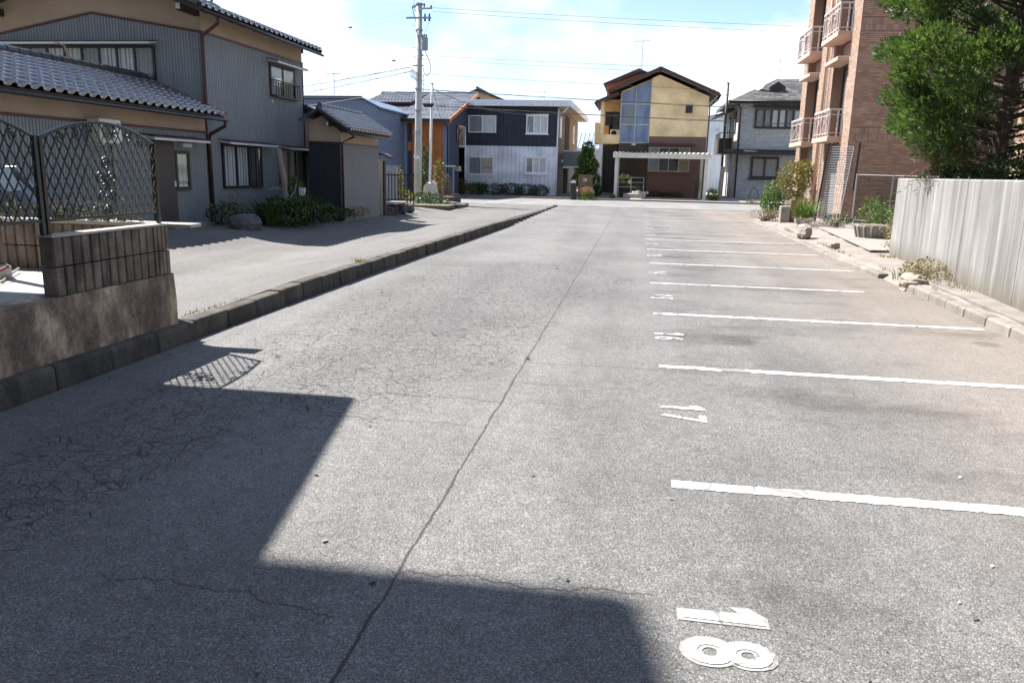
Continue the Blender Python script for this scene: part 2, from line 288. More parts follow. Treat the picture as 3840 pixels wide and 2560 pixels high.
simple('salmon_concrete','#bd9f90',.75,.1,2,50,streak=True,dirt='#a88a7c'); simple('balcony_metal','#b7aaa6',.4,.08,3,30,bstr=0); simple('shutter_grey','#77706e',.6,.1,2,30,bstr=0); simple('panel_tile','#8b766c',.7,.1,2,40)
simple('galvanised','#9ba1a6',.45,.15,5,60,metal=.3,bstr=0); simple('pole_concrete','#a9abac',.8,.12,2,70,streak=True); simple('white_paint','#d8dadb',.5,.1,3,40,bstr=0); simple('transformer_grey','#8a949e',.45,.1,2,40,bstr=0)
simple('cable_black','#3a3c40',.6,.1,3,30,bstr=0); simple('insulator','#3c3a3e',.3,.1,3,30,bstr=0); simple('black_metal','#202224',.5,.2,4,40,bstr=0)
simple('iron_green','#171f1e',.38,.25,6,60,spec=.7,bstr=.1)
# old stained render of the low wall
m,t,b=newmat('stained_render'); p=pos(t); k=noise(t,pos(t,(1.2,1.2,.7)),2.2,9,.68); col=ramp(t,k,[(.36,lin('#453a35')),(.46,lin('#6b5b51')),(.54,lin('#9c8877')),(.61,lin('#d3bda0'))]); s=noise(t,pos(t,(11,11,.6)),1.2,6,.6); col=mixc(t,ramp(t,s,[(.5,0.),(.72,.65)]),col,lin('#3b312c')); col=mixc(t,.3,col,ramp(t,noise(t,p,50,5,.7),[(.35,lin('#2f2824')),(.65,lin('#a08a74'))])); t.links.new(col,b.inputs['Base Color']); b.inputs['Roughness'].default_value=.95; bump(t,b,k,.5,.02)
objrand('ribbed_block','#6b5f55','#85776a',rough=.95,fine=45,bstr=.6,blotch=6,dirt='#3f3630'); simple('coping','#a09a90',.9,.2,4,60,bstr=.4)
objrand('kerb_concrete','#48433c','#5c564e',rough=.95,fine=50,bstr=.6,blotch=3,dirt='#35302a'); objrand('kerb_pale','#756f68','#827c74',rough=.95,fine=50,bstr=.5,blotch=3)
# board-marked concrete with rain streaks
m,t,b=newmat('streaked_concrete'); p=pos(t); col=ramp(t,noise(t,pos(t,(4.2,4.2,.2)),1.3,9,.66),[(.30,lin('#5c5a57')),(.5,lin('#7e7c78')),(.68,lin('#a19f9b'))]); col=mixc(t,math_(t,'MULTIPLY',noise(t,pos(t,(1,1,.8)),1.6,4),.6),col,ramp(t,noise(t,pos(t,(17,17,.3)),1.4,7,.65),[(.35,lin('#615e5a')),(.65,lin('#918e8a'))])); sp=t.nodes.new('ShaderNodeSeparateXYZ'); t.links.new(p,sp.inputs[0]); col=mixc(t,1.,col,ramp(t,noise(t,pos(t,(1,1,.6)),1.1,5,.6),[(.3,.72),(.7,1.15)]),'MULTIPLY'); low=math_(t,'ADD',sp.outputs[2],math_(t,'MULTIPLY',noise(t,pos(t,(5,5,1)),1.5,6,.7),.5)); col=mixc(t,ramp(t,low,[(.34,.9),(.70,0.)]),col,lin('#5f594c')); col=mixc(t,ramp(t,low,[(1.66,0.),(1.98,.5)]),col,lin('#6d6860')); t.links.new(col,b.inputs['Base Color']); b.inputs['Roughness'].default_value=.92; bump(t,b,noise(t,pos(t,(12,12,6)),2.5,6,.7),.2,.006)
# sandy shoulder
m,t,b=newmat('sandy_dirt'); p=pos(t); col=ramp(t,noise(t,p,2.2,8,.68),[(.3,lin('#665e57')),(.5,lin('#827971')),(.7,lin('#988f87'))]); col=mixc(t,.4,col,ramp(t,noise(t,p,45,5,.7),[(.35,lin('#554e47')),(.65,lin('#9b938b'))])); t.links.new(col,b.inputs['Base Color']); b.inputs['Roughness'].default_value=.97; bump(t,b,noise(t,p,14,8,.7),.6,.03)
simple('yard_concrete','#87817a',.9,.15,1.2,40,bstr=.3); simple('earth','#6b6450',.95,.25,.3,6); simple('rough_stone','#8f867b',.95,.25,5,40,bstr=.6); simple('dark_stone','#5b555a',.95,.25,4,40,bstr=.6); simple('terrace','#a6a39c',.85,.1,2,40)
simple('bark','#4b4036',.95,.3,12,50,bstr=.6); simple('dead_wood','#8a8079',.95,.3,12,50,bstr=.6); simple('twig','#6c5a4c',.95,.3,9,50)
island('conifer_green',[(0,(.030,.066,.020)),(.45,(.058,.112,.032)),(.85,(.10,.155,.048)),(1,(.17,.18,.065))],rough=.5,transl=.42,fine=2.2)
island('conifer_brown',[(0,(.09,.042,.018)),(1,(.20,.09,.035))],rough=.8)
island('leaf_dark',[(0,(.014,.036,.010)),(.6,(.032,.075,.017)),(1,(.07,.115,.03))],rough=.45,transl=.15)
island('leaf_green',[(0,(.04,.095,.014)),(.6,(.08,.155,.028)),(1,(.15,.20,.05))],rough=.45,transl=.25)
island('leaf_yellow',[(0,(.08,.09,.015)),(.5,(.17,.15,.025)),(1,(.24,.17,.04))],rough=.5,transl=.25)
island('leaf_pink',[(0,(.35,.10,.11)),(1,(.55,.24,.22))],rough=.6,transl=.2)
island('dry_grass',[(0,(.16,.13,.07)),(1,(.30,.25,.15))],rough=.8,transl=.15)
simple('car_blue','#15304c',.25,.05,2,20,spec=.8,bstr=0); simple('tyre','#17181a',.8,.1,4,40); simple('chrome','#9a9da0',.25,.05,2,20,metal=.9,bstr=0); simple('lamp_red','#7a1a1a',.3,.05,2,20,bstr=0)
simple('ac_white','#cfcbc2',.5,.08,3,40,bstr=0); simple('ac_blue','#2f6aa8',.5,.05,3,40,bstr=0); simple('terracotta','#8a4a3a',.8,.15,5,40); simple('pot_white','#cfd2d2',.6,.08,4,30); simple('rust_red','#7a3a30',.7,.15,4,40)

# ------------------------------------------------------------------ building helpers
def ragged(x0,x1,y0,y1,z,step=.03,amp=.008):
    n=max(2,int((x1-x0)/step)); xs=[x0+(x1-x0)*k/n for k in range(n+1)]
    a=[(x,y0+random.uniform(-amp,amp),z) for x in xs]; b=[(x,y1+random.uniform(-amp,amp),z) for x in xs]; return a,b
def window(parent, T, u0,u1,z0,z1, cols=2, frame='dark_frame', fw=.05, curtain='curtain_white', rows=1, depth=.07, label=None, folds=.11, gaps=()):
    f=MB(T)
    f.box(u0,u1,0,depth,z0,z0+fw); f.box(u0,u1,0,depth,z1-fw,z1); f.box(u0,u0+fw,0.002,depth-.002,z0+fw,z1-fw); f.box(u1-fw,u1,0.002,depth-.002,z0+fw,z1-fw)
    cw=(u1-u0-2*fw)/cols; rh=(z1-z0-2*fw)/rows
    for k in range(1,cols): u=u0+fw+cw*k; f.box(u-fw*.45,u+fw*.45,.004,depth-.006,z0+fw,z1-fw)
    for k in range(1,rows): z=z0+fw+rh*k; f.box(u0+fw,u1-fw,.005,depth-.008,z-fw*.35,z+fw*.35)
    w_=f.build('window',frame,parent)
    if label: w_['label']=label
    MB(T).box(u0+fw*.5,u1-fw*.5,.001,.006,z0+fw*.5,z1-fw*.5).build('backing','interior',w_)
    for k in range(cols):
        a=u0+fw+cw*k; MB(T).poly([(a,depth-.02,z0+fw),(a+cw,depth-.02,z0+fw),(a+cw,depth-.02,z1-fw),(a,depth-.02,z1-fw)]).build('pane','glass',w_)
        if curtain and k not in gaps:
            c=MB(T); n=max(6,int(cw/folds)*4); P=[]
            for j in range(n+1):
                u=a+cw*j/n; P.append((u,.018+.011*math.sin(j*math.pi/2+random.uniform(-.4,.4))))
            for (ua,oa),(ub,ob) in zip(P,P[1:]): c.poly([(ua,oa,z0+fw),(ub,ob,z0+fw),(ub,ob,z1-fw),(ua,oa,z1-fw)])
            c.build('curtain',curtain if isinstance(curtain,str) else curtain[k%len(curtain)],w_)
    return w_
def awning(parent, T, u0,u1,z, out=.34, mat='white_alu', top='maroon_trim'):
    a=MB(T).slab([(u0,.003,z),(u1,.003,z),(u1,out,z-.06),(u0,out,z-.06)],(0,0,-.045)).build('awning',mat,parent)
    MB(T).slab([(u0-.01,.004,z+.004),(u1+.01,.004,z+.004),(u1+.01,out-.02,z-.053),(u0-.01,out-.02,z-.053)],(0,0,.018)).build('awning_top',top,a); return a
def siding(parent, T, u0,u1, ztop, z0, mat='steel_siding', pitch=.075, name='siding', o0=.006):
    m=MB(T); n=int((u1-u0)/pitch); zt=ztop if callable(ztop) else (lambda u: ztop)
    P=[]
    for k in range(n):
        u=u0+k*pitch; P += [(u,o0),(u+pitch*.10,o0+.014),(u+pitch*.62,o0+.014),(u+pitch*.74,o0)]
    P.append((u1,o0))
    for (ua,oa),(ub,ob) in zip(P,P[1:]): m.poly([(ua,oa,z0),(ub,ob,z0),(ub,ob,zt(ub)),(ua,oa,zt(ua))])
    return m.build(name,mat,parent)
def tile_mesh(w=.27,l=.30,name='roof_tile_shape'):
    prof=[(0,.012),(.12,.0),(.35,-.004),(.52,.006),(.64,.044),(.80,.060),(.95,.040),(1.05,.012)]
    m=MB(); A=[];B=[];C=[]
    for u,h in prof: A.append((u*w,-.03,h+.038)); B.append((u*w,l,h)); C.append((u*w,-.03,h-.006))
    n=len(prof); i=m.pts(A); j=m.pts(B); k=m.pts(C)
    for q in range(n-1): m.f += [(i+q,i+q+1,j+q+1,j+q),(k+q,k+q+1,i+q+1,i+q)]
    me=bpy.data.meshes.new(name); me.from_pydata(m.v,[],m.f); me.update(); me.materials.append(MATS['roof_tile'])
    for p in me.polygons: p.use_smooth=True
    return me
TILE=tile_mesh()
def tiles(roof, origin, along, upv, ncol, nrow, w=.27, l=.24, skip=None, maxobj=295, order=None):
    """lay interlocking tiles; each one an object under the roof, the surplus joined as stuff"""
    a=Vector(along).normalized(); u=Vector(upv).normalized(); n=a.cross(u).normalized()
    if n.z<0: n=-n
    M0=Matrix(((a.x,u.x,n.x,0),(a.y,u.y,n.y,0),(a.z,u.z,n.z,0),(0,0,0,1))); o=Vector(origin); cnt=0; rest=[]
    for r in range(nrow):
        for c in range(ncol):
            if skip and skip(r,c): continue
            p=o+a*(c*w)+u*(r*l+.03)+n*(.02+random.uniform(0,.004)); M=Matrix.Translation(p)@M0@Matrix.Rotation(random.uniform(-.008,.008),4,'X')
            if cnt<maxobj: inst('tile',TILE,roof,M); cnt+=1
            else: rest.append(M)
    if rest:
        m=MB()
        for M in rest:
            i=len(m.v); m.v += [tuple(M@v.co) for v in TILE.vertices]; m.f += [tuple(i+k for k in p.vertices) for p in TILE.polygons]
        tag(m.build('tile_field','roof_tile',roof,smooth=True),kind='stuff')
def ridge_row(roof, p, q, r=.085, step=.27, name='ridge_tile', mat='tile_ridge'):
    p,q=Vector(p),Vector(q); d=(q-p); n=max(1,int(d.length/step)); d/=n
    for k in range(n):
        a=p+d*k; b=a+d*.97; MB().tube([tuple(a),tuple(a+d*.12),tuple(a+d*.13),tuple(b)],[r*1.12,r*1.12,r,r],10).build(name,mat,roof,smooth=False)
def courses(parent, quad, nrow, mat, width=.45, thick=.018, name='shingles', step=True):
    """slates laid in stepped courses over quad (eave a->b, ridge c<-d): every slate its own loose piece"""
    a,b,c,d=[Vector(p) for p in quad]; nn=(b-a).cross(d-a).normalized()
    if nn.z<0: nn=-nn
    m=MB()
    for r in range(nrow):
        t0,t1=r/nrow,(r+1)/nrow; p0,q0=a.lerp(d,t0),b.lerp(c,t0); p1,q1=a.lerp(d,t1),b.lerp(c,t1); L_=(q0-p0).length; n=max(1,int(L_/width)); off=(r%2)*.5
        ks=[0]+[(k+off)/n for k in range(0 if off else 1,n)]+[1]
        for s0,s1 in zip(ks,ks[1:]):
            g=.004/max(L_,.1); A=p0.lerp(q0,s0+g)+nn*thick*1.6; B=p0.lerp(q0,s1-g)+nn*thick*1.6; C=p1.lerp(q1,s1-g)+nn*.004; D=p1.lerp(q1,s0+g)+nn*.004
            i=len(m.v); m.v += [tuple(A),tuple(B),tuple(C),tuple(D),tuple(A-nn*thick*1.5),tuple(B-nn*thick*1.5)]; m.f += [(i,i+1,i+2,i+3),(i+4,i+5,i+1,i)]
    return tag(m.build(name,mat,parent),kind='stuff')
def gutter(parent, p, q, r=.04, mat='dark_frame'):
    return MB().tube([p,q],r,8).build('gutter',mat,parent,smooth=True)
def pipe(parent, pts, r=.04, mat='maroon_pipe', name='downpipe'):
    o=MB().tube(pts,r,8).build(name,mat,parent,smooth=True); return o
def leafmesh(blobs, n, size, seed, flat=.0, up=.25, shell=.55, wid=.5):
    """n pointed leaves spread through ellipsoids (cx,cy,cz,rx,ry,rz)"""
    g=np.random.default_rng(seed); B=np.array(blobs,float); vol=(B[:,3]*B[:,4]*B[:,5])**.67; pick=g.choice(len(B),n,p=vol/vol.sum())
    d=g.normal(size=(n,3)); d/=np.linalg.norm(d,axis=1)[:,None]; rad=(shell+(1-shell)*g.random(n))**.7*(.85+.3*g.random(n)); c=B[pick,:3]+d*B[pick,3:]*rad[:,None]
    ax=d*.6+g.normal(size=(n,3))*.7+np.array([0,0,up]); ax[:,2]*=1-flat; ax/=np.linalg.norm(ax,axis=1)[:,None]
    s=g.normal(size=(n,3)); s=np.cross(ax,s); s/=np.linalg.norm(s,axis=1)[:,None]; L_=size*(.6+.8*g.random(n))[:,None]
    nrm=np.cross(ax,s)
    V=np.stack([c-ax*L_*.5, c+s*L_*wid*.5+nrm*L_*.08, c+ax*L_*.5, c-s*L_*wid*.5+nrm*L_*.08],1).reshape(-1,3); return V
def foliage(name, mat, parent, V, k=4):
    o=OFF[parent.name] if parent else (0,0,0); V=V-np.array(o); n=len(V)//k
    me=bpy.data.meshes.new(name); me.vertices.add(len(V)); me.vertices.foreach_set('co',V.astype(np.float32).ravel()); me.loops.add(n*k); me.loops.foreach_set('vertex_index',np.arange(n*k,dtype=np.int32)); me.polygons.add(n); me.polygons.foreach_set('loop_start',np.arange(0,n*k,k,dtype=np.int32)); me.update(calc_edges=True); me.materials.append(MATS[mat])
    ob=bpy.data.objects.new(name,me); COL.objects.link(ob)
    if parent: ob.parent=parent; OFF[ob.name]=o
    return ob
def shrub(name, loc, blobs, n, size, mat, label, cat='shrub', seed=1, stems=6, group=None, wid=.5, stem_mat='twig', h=None):
    t=thing(name,loc,label,cat,group); V=leafmesh([(loc[0]+b[0],loc[1]+b[1],loc[2]+b[2],*b[3:]) for b in blobs],n,size,seed,wid=wid); foliage('foliage',mat,t,V)
    g=random.Random(seed); m=MB()
    for k in range(stems):
        b=g.choice(blobs); e=(loc[0]+b[0]+g.uniform(-.5,.5)*b[3],loc[1]+b[1]+g.uniform(-.5,.5)*b[4],loc[2]+b[2]+g.uniform(0,.6)*b[5]); s=(loc[0]+g.uniform(-.08,.08),loc[1]+g.uniform(-.08,.08),loc[2]-.02)
        mid=tuple((a*.5+c*.5)+g.uniform(-.04,.04) for a,c in zip(s,e)); m.tube([s,mid,e],.018,5,r2=.006)
    m.build('stems',stem_mat,t); return t
def blades(name, loc, n, length, spread, mat, label, seed, cat='plant', width=.02, group=None):
    """grass-like plant: arching blades from one root area"""
    t=thing(name,loc,label,cat,group); g=np.random.default_rng(seed); V=[]
    for k in range(n):
        a=g.random()*6.28; r=spread*g.random(); b=np.array([loc[0]+r*math.cos(a)*.6,loc[1]+r*math.sin(a)*.6,loc[2]-.01]); d=np.array([math.cos(a)*(.15+.6*g.random()),math.sin(a)*(.15+.6*g.random()),1.]); d/=np.linalg.norm(d); L_=length*(.5+.7*g.random()); s=np.array([-math.sin(a),math.cos(a),0])*width*.5; m1=b+d*L_*.55; tip=b+d*L_*.9+np.array([d[0],d[1],-.2])*L_*.3
        V += [b-s,b+s,m1+s*.8,m1-s*.8, m1-s*.8,m1+s*.8,tip+s*.1,tip-s*.1]
    foliage('blades',mat,t,np.array(V)); return t
def rock(name, loc, r, mat, label, cat='stone', seed=1, group=None, cut=.0, n=2):
    import bmesh
    bm=bmesh.new(); bmesh.ops.create_icosphere(bm,subdivisions=3,radius=1); g=random.Random(seed); ph=[(g.uniform(1,4),g.uniform(0,6)) for _ in range(6)]
    for v in bm.verts:
        c=v.co; k=1+.16*math.sin(c.x*ph[0][0]+ph[0][1])+.13*math.sin(c.y*ph[1][0]+ph[1][1])+.05*math.sin(c.z*ph[2][0]+ph[2][1])+g.uniform(-.06,.06)
        q=[math.copysign(abs(a)**.68,a)*.9 for a in c]; k*=1+.07*math.sin(c.x*9+ph[3][1])*math.sin(c.y*8+ph[4][1])+.02*math.sin(c.z*6+ph[5][1]); v.co=(q[0]*k*r[0],q[1]*k*r[1],q[2]*k*r[2])
    me=bpy.data.meshes.new(name); bm.to_mesh(me); bm.free(); me.materials.append(MATS[mat]); o=bpy.data.objects.new(name,me); COL.objects.link(o); o.location=(loc[0],loc[1],loc[2]+r[2]*.75); o.rotation_euler=(0,0,g.uniform(0,6)); return tag(o,label,cat,group)

# ------------------------------------------------------------------ ground, lot, street, kerbs
def sheet(name, P, mat, kind='structure'):
    return tag(MB().poly(P).build(name,mat),kind=kind)
sheet('ground',[(-700,-300,-.06),(700,-300,-.06),(700,900,-.06),(-700,900,-.06)],'earth')
lot=sheet('parking_lot',[(-4.02,-6,0),(4.05,-6,0),(4.05,6,0),(4.0,12,0),(4.15,18,0),(4.35,27,0),(4.9,34,0),(6.0,38.2,0),(-4.0,38.2,0),(-3.9,24,0)],'lot_asphalt')
sheet('street',[(-60,38.2,.004),(60,38.2,.004),(60,47.4,.012),(-60,47.0,.012)],'street_asphalt')
tag(MB().box(-3.9,6.2,38.12,38.24,-.03,.006).build('gutter_joint','black_metal'),kind='structure')
sheet('side_lane',[(6.0,38.2,-.01),(4.9,34,-.01),(4.3,26,-.01),(60,26,-.01),(60,38.3,-.01)],'yard_concrete')
# raised apron of the left-hand houses
def zu(x,y):
    sm_=lambda q: (lambda c: c*c*(3-2*c))(max(0,min(1,q)))
    kk=-4.15-x; dip=(-.19*sm_(kk/1.9)+.22*sm_((kk-2.4)/2.2))*max(0,min(1,(34-y)/8))*max(.35,min(1,(y-6)/4))
    h=(.165 if y<7.5 else min(.2,.165+.02*(y-7.5))) if y<21 else max(.0,.2*(37.5-y)/16.5); k=max(0,min(1,(-4.1-x)/5)); return h+dip+.06*k*(1 if y<30 else max(0,(38-y)/8)) + (.0 if y<37.4 else .008)
def kx(y): return -4.17 if y<9 else (-4.17+.3*min(1,(y-9)/13) if y<22 else -3.87)
m=MB(); ys=[6.62+k*.8 for k in range(40)]+[38.2]; us=[0,.02,.05,.09,.13,.17,.21,.26,.31,.36,.42,.5,.7,1]
for y in ys: m.pts([((kx(y))*(1-u)+(-16)*u, y, zu(kx(y)*(1-u)-16*u,y)+.012*math.sin(y*1.7+u*23)*(u>.04)) for u in us])
k_=len(us)
for r in range(len(ys)-1):
    for c in range(k_-1): m.f.append((r*k_+c,r*k_+c+1,(r+1)*k_+c+1,(r+1)*k_+c))
tag(m.build('apron_road','apron_asphalt',smooth=True),kind='structure')
kerb=thing('kerb',(-4.1,12,0),'weathered concrete kerb between lot and raised apron','kerb'); del kerb['label']; del kerb['category']; kerb['kind']='structure'
y=-1.2; g=random.Random(3)
while y<37.5:
    L_=.598 if y<23 else .62; h=zu(-4.1,max(y,7))+.004
    if y>=23: h=max(.07,h*.9)
    a=kx(y); dx=g.uniform(-.009,.009); h+=g.uniform(-.008,.004)
    MB().slab([(a-.005,y,-.05),(a+.168+dx,y,-.05),(a+.160+dx,y,h-.02),(a+.140+dx,y,h+g.uniform(-.004,.004)),(a-.005,y,h)],(0,L_-.005,0)).build('kerb_stone','kerb_concrete',kerb,bevel=.012)
    y+=.6 if y<23 else (.62+.22+(y-23)*.045)
# right-hand kerb, gutter slab and sandy shoulder
kr=thing('kerb',(4.1,10,0),'x','kerb'); del kr['label']; del kr['category']; kr['kind']='structure'
y=8.15
while y<30:
    a=3.93+(.0 if y<10 else .02*(y-10)*.6); h=.115*(1 if y<11.5 else max(.25,1-(y-11.5)/7))
    if not (11.9<y<13.0): MB().slab([(a,y,-.05),(a+.17,y,-.05),(a+.17,y,h),(a+.03,y,h+g.uniform(-.004,.006)),(a+.006,y,h-.02)],(.008,.592,0)).build('kerb_stone','kerb_pale',kr,bevel=.008)
    y+=.6
m=MB(); ys=[k*.5 for k in range(-8,64)]; us=[0,.12,.3,.5,.75,1]
for y in ys:
    x0=(4.02 if y<10 else 4.02+.012*(y-10))-.03; x1=5.2 if y<17.2 else 12
    m.pts([(x0+(x1-x0)*u,y,(-.015 if u==0 else .075+.02*math.sin(y*2.1+u*9)+.03*u+.015*math.sin(y*5+u*31))) for u in us])
for r in range(len(ys)-1):
    for c in range(len(us)-1): q=len(us); m.f.append((r*q+c,r*q+c+1,(r+1)*q+c+1,(r+1)*q+c))
tag(m.build('sandy_shoulder','sandy_dirt',smooth=True),kind='structure')
tag(MB().slab([(4.9,17.4,.11),(8.6,17.4,.11),(9.4,24.8,.11),(5.5,25.2,.11)],(0,0,.03)).build('concrete_pad','yard_concrete'),kind='structure')
tag(MB().box(-60,60,47.3,95,-.2,.10).build('garden_ground','yard_concrete'),kind='structure')

# painted stalls
stripes=[3.94,6.54,9.13,11.77,14.45,17.2,19.9,22.5,25.4,28.0,30.6,33.2,35.8]
for k,y in enumerate(stripes):
    a,b=ragged(.26,3.84 if k not in (3,) else 3.3,y-.05,y+.05,.004+k*.00001,amp=.008); m=MB(); i=m.pts(a); j=m.pts(b)
    for q in range(len(a)-1): m.f.append((i+q,i+q+1,j+q+1,j+q))
    m.build('stall_line','line_paint' if k<3 else ('worn_paint' if k<7 else 'faded_paint'),lot)
def digits(txt, y, mat, z, offset=0., h=.29):
    vs,fs=[],[]
    for k,ch in enumerate(txt):
        if ch=='1':
            e=offset; yc=y+(.115 if k==0 else -.105); i=len(vs)
            G1=[(-.02-e,-e),(.02+e,-e),(.026+e,.29+e),(-.006-e,.29+e),(-.068-e,.245),(-.062-e,.195-e),(-.026-e,.222-e)]
            vs+=[(.25+b_+random.uniform(-.003,.003),yc-a_,z) for a_,b_ in G1]; fs.append(tuple(range(i,i+7))); continue
        cu=bpy.data.curves.new('digit','FONT'); cu.body=ch; cu.size=h/.70; cu.offset=offset; cu.align_x='CENTER'; cu.resolution_u=4
        ob=bpy.data.objects.new('digit',cu); COL.objects.link(ob); bpy.context.view_layer.update()
        me=bpy.data.meshes.new_from_object(ob.evaluated_get(bpy.context.evaluated_depsgraph_get())); i=len(vs)
        yc=y+(.115 if k==0 else -.105)
        sx=.80
        vs+=[(.25+v.co.y+random.uniform(-.002,.002), yc-v.co.x*sx, z) for v in me.vertices]; fs+=[tuple(i+q for q in p.vertices) for p in me.polygons]
        bpy.data.objects.remove(ob); bpy.data.meshes.remove(me)
    m=MB(); m.v=vs; m.f=fs; return m.build('stall_number',mat,lot)
for n_,y in (('18',2.565),('17',5.22),('16',7.82),('15',10.43),('14',13.06),('13',15.85),('12',18.5),('11',21.2),('10',24.0),('08',26.7),('07',29.3),('06',31.9),('05',34.5)):
    n_=n_.lstrip('0')
    if n_ in ('18','17'): digits(n_,y,'old_paint',.003,offset=.02 if n_=='18' else .008)
    digits(n_,y,'line_paint' if n_ in ('18','17','16') else 'worn_paint',.006,offset=.002)

# ------------------------------------------------------------------ near left: terrace, low walls, lattice fence
tag(MB().box(-12,-4.29,-1,6.35,-.05,.60).build('terrace','terrace'),kind='structure')
lw=thing('retaining_wall',(-4.3,4.5,.2),'low stained rendered wall topped with ribbed concrete blocks, beside the kerb','wall')
m=MB(); n=26
xf=-4.09
P=[]; 
for k in range(n+1): P.append((-1+7.45*k/n))
i=m.pts([(xf,y,.1) for y in P]); j=m.pts([(xf+.004*math.sin(y*3),y,.4) for y in P]); l=m.pts([(xf-.012,y,.62) for y in P]); q=m.pts([(-4.31,y,.62) for y in P])
for k in range(n): m.f += [(i+k,i+k+1,j+k+1,j+k),(j+k,j+k+1,l+k+1,l+k),(l+k,l+k+1,q+k+1,q+k)]
m.poly([(xf,6.45,.1),(-4.31,6.45,.1),(-4.31,6.45,.62),(xf-.012,6.45,.62),(xf+.004*math.sin(6.45*3),6.45,.4)]); m.poly([(-4.31,6.45,.1),(-4.31,6.45,.62),(-4.31,-1,.62),(-4.31,-1,.1)])
m.build('base','stained_render',lw)
def block_mesh(nm='ribbed_block_shape', L=.395, H=.212, D=.12, ribs=4):
    """hollow-block face with vertical ribs on both sides; local x along, y out, z up"""
    m=MB(); rw=L/ribs; pr=[]
    for k in range(ribs):
        u=k*rw; pr += [(u+.006,D/2-.018),(u+.014,D/2),(u+rw-.014,D/2),(u+rw-.006,D/2-.018)]
    pr += [(u_,-v_) for u_,v_ in pr[::-1]]
    m.slab([(u,v,0.004) for u,v in pr],(0,0,H-.008)); me=bpy.data.meshes.new(nm); me.from_pydata(m.v,[],m.f); me.update(); me.materials.append(MATS['ribbed_block']); return me
BLK=block_mesh()
def blocks(parent, p, d, n, z0, rows, cop=True):
    a=Vector((d[0],d[1],0)).normalized(); b=Vector((-a.y,a.x,0))
    for r in range(rows):
        for k in range(n):
            o=Vector((p[0],p[1],z0+r*.214))+a*(k*.4+.002); inst('ribbed_block',BLK,parent,Matrix(((a.x,b.x,0,o.x),(a.y,b.y,0,o.y),(0,0,1,o.z+random.uniform(-.001,.001)),(0,0,0,1))))
blocks(lw,(-4.18,5.02),(0,1),3,.622,2)
inst('ribbed_block',BLK,lw,Matrix(((0,-1,0,-4.18),(.57,0,0,6.222),(0,0,1,.622),(0,0,0,1)))); inst('ribbed_block',BLK,lw,Matrix(((0,-1,0,-4.18),(.57,0,0,6.222),(0,0,1,.836),(0,0,0,1))))
MB().box(-4.25,-4.112,5.01,6.45,1.050,1.066).build('coping','coping',lw)
bw=thing('block_wall',(-6,6.5,.55),'ribbed concrete block wall with pale coping under the lattice fence','wall')
blocks(bw,(-8.28,6.52),(1,0),10,.605,2)
MB().box(-8.6,-4.22,6.40,6.62,-.02,.604).build('footing','rough_stone',bw)
m=MB()
for k in range(11):
    x=-8.29+k*.4; m.box(x+.002,x+.396,6.43,6.61,1.034,1.066+random.uniform(-.003,.003))
m.build('coping','coping',bw,bevel=.004)
def scroll(c, r, turns, s0, sgn, n=16, T=None):
    return [(c[0]+r*(1-.75*k/n)*math.cos(s0+sgn*turns*6.28*k/n), c[1], c[2]+r*(1-.75*k/n)*math.sin(s0+sgn*turns*6.28*k/n)) for k in range(n+1)]
def lattice_panel(label, T, u0,u1, z0, zpost, zapex, group, lift=0):
    o=T(u0,0,z0); t=thing('lattice_fence_panel',o,label,'fence',group); uc=(u0+u1)/2
    def top(u):
        k=(u-uc)/((u1-u0)/2); return zpost+(zapex-zpost)*(1-k*k)
    m=MB(T); m.box(u0,u0+.03,-.015,.015,z0,zpost+.02).build('post','iron_green',t); MB(T).box(u1-.03,u1,-.015,.015,z0,zpost+.02).build('post','iron_green',t)
    MB(T).tube([(u0+(u1-u0)*k/20,0,top(u0+(u1-u0)*k/20)) for k in range(21)],.014,6).build('top_rail','iron_green',t,smooth=True)
    MB(T).bar((u0,0,z0+.10),(u1,0,z0+.10),.022,.022).build('bottom_rail','iron_green',t)
    st=.084; sl=1.7; H=zapex-z0; zb=z0+.10
    for sg in (1,-1):
        k=-int(H/sl/st)-2
        while u0+k*st<u1+H/sl:
            ua=u0+k*st; pts=[]
            # line: u = ua + sg*(z-zb)/sl   clip to panel
            for q in range(61):
                z=zb+(H)*q/60; u=(ua if sg>0 else ua)+sg*(z-zb)/sl
                if u0+.03<u<u1-.03 and z<top(u): pts.append((u,.004*sg,z))
            if len(pts)>3: MB(T).bar(pts[0],pts[-1],.008,.008,up=(0,1,0) if T(0,1,0)[0]==T(0,0,0)[0] else (1,0,0)).build('lattice_bar','iron_green',t)
            k+=1
    # cast ornament in the middle and scrolls under the arch
    orn=MB(T); zc=z0+(zpost-z0)*.52
    for a,b,r,s,e in ((0,.16,.05,1.57,1),(0,.16,.05,1.57,-1),(-.07,.05,.055,0,1),(.07,.05,.055,3.14,-1),(-.06,-.08,.05,0,-1),(.06,-.08,.05,3.14,1),(0,-.2,.04,1.57,1),(0,-.2,.04,1.57,-1)):
        orn.tube(scroll((uc+a,.012,zc+b),r,1.2,s,e),.008,5)
    for k in range(6): a=k*1.047; orn.tube([(uc,.014,zc),(uc+.03*math.cos(a),.02,zc+.03*math.sin(a)),(uc+.06*math.cos(a),.012,zc+.06*math.sin(a))],[.006,.014,.003],5)
    orn.build('cast_ornament','iron_green',t,smooth=True)
    sc=MB(T)
    for k in range(-3,4):
        if k==0: continue
        u=uc+k*(u1-u0)*.115; sc.tube(scroll((u,.01,top(u)-.065),.042,1.3,1.57,1 if k>0 else -1),.007,5)
    sc.build('scroll','iron_green',t,smooth=True); return t
Ty=lambda u,o,z:(-4.18+o,u,z)
lattice_panel('arched green iron lattice panel on the ribbed wall top, nearest the wall end',Ty,5.05,6.42,1.068,1.735,1.885,'lattice fence panels',5.05)
